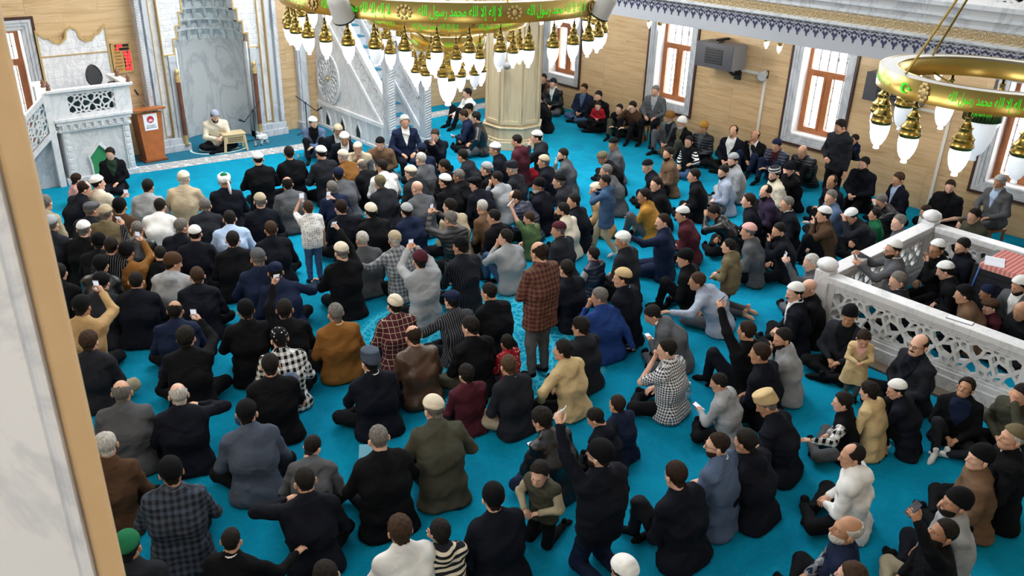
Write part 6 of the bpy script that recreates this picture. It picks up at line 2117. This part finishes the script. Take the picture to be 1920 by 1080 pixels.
1681 731|squat|10|d|k|cap/w|sk|s=.84 y=24 p=18 L=22 sock=w|boy in black jacket, white cap and white socks
1597 856|cross|22|w|k||tk|hood y=24 L=8 w=1.1|man in white hooded jacket in the right foreground
1586 995|cross|36|n|k||fw|vest=lg:check:n y=14 beard=w p=-14 L=4|white-bearded old man in navy vest and checked shirt
1836 859|cross|30|br|k|beanie/k|sk|y=20 p=-4 L=8|man in brown-grey jacket and dark beanie at the right
1897 822|kneel|26|k|k|cap/ol|sw|y=20 p=-8 L=6 col=w w=1.08|man in black coat and olive-grey cap at the right edge
1791 944|cross|34|lg|d|beanie/k|sk|beard=k y=18 p=-10 L=8 tn=sweater w=1.08|bearded man in grey sweater and black beanie in the right foreground
1766 1000|cross|40|k|kh||sk|beard=k full aL=high ph=L y=16 p=-14 L=4 w=1.1|black-bearded man in black jacket holding a phone in the lower right
1596 1082|cross|20|c|k||se|L=10|brown-haired person cut off by the bottom edge at the right
610 1082|cross|4|d|k||sk|L=10|dark-haired person cut off by the bottom edge at the left
'''
for line in CROWD.strip().split('\n'):
    uv, pose, turn, top, leg, gear, hair, opts, label = line.split('|')
    u_, v_ = map(float, uv.split())
    person(u_, v_, pose, turn[1:] if turn.startswith('A') else float(turn), top, leg, gear, hair, opts, label, 'people in the prayer hall')

# ---------------------------------------------------------------- telephones in hands
PHONE_BODY = MB().box(-.037, .037, -.004, .004, -.075, .075).mesh('case')
PHONE_SCR = MB().box(-.034, .034, -.0052, -.004, -.07, .07).mesh('screen')
PHONE_CAM = MB().box(.004, .03, .004, .0065, .035, .068).mesh('camera_block')
SCREEN = plain('lit_phone_screen', 'c9d2e4', .2, emit=.7)
PCASES = [plain('phone_black', '141518', .3), plain('phone_white', 'd5d7da', .3), plain('phone_navy', '1d2333', .3)]


def phone_label(label):
    w = ('phone held by the ' + label).split()
    return ' '.join(w[:16]) if w[15:16] not in (['the'], ['in'], ['and'], ['with']) else ' '.join(w[:15])


for i, (proot, loc, th, S, J, k, o, label) in enumerate(PHONES):
    Rz = rot('Z', th)
    p = np.array(loc) + Rz @ (J['palm' + k] * S)
    mode = o.get('a' + k)
    to_eye = Rz @ ((J['head'] - J['palm' + k]) * S)
    yaw = math.atan2(to_eye[0], -to_eye[1])
    tilt = -math.atan2(to_eye[2], math.hypot(to_eye[0], to_eye[1]))
    r = thing('smartphone', phone_label(label), 'phone', (float(p[0]), float(p[1]), float(p[2]) + .03), 0, 'phones held by the congregation')
    r.rotation_euler = (tilt, 0, yaw)
    bd = link('case', PHONE_BODY, r, PCASES[i % 3] if 'red phone' not in label else plain('phone_red', 'b3202c', .3))
    link('screen', PHONE_SCR, r, SCREEN); link('camera_block', PHONE_CAM, r, PCASES[0])

# seats hidden below two of the men
for root_, th_, S_, J_, o_, loc_, label_ in list(ROOTS):
    if 'seat' in o_ and o_['seat'] > .4:
        who = 'grey-haired man by the second window' if 'window ledge' in label_ else 'old man in grey by the fourth window'
        st_ = thing('stool', 'low brown wooden stool under the ' + who, 'stool', loc_, th_, 'stools by the right wall')
        hz_ = (J_['p0'][2] - .12) * S_
        MB().box(-.19, .19, -.18, .2, hz_ - .04, hz_).obj('seat', WOODF, st_, bevel=.01)
        for x_ in (-.16, .16):
            for y_ in (-.15, .17): MB().box(x_ - .018, x_ + .018, y_ - .018, y_ + .018, 0, hz_ - .04).obj('leg', WOODF, st_)
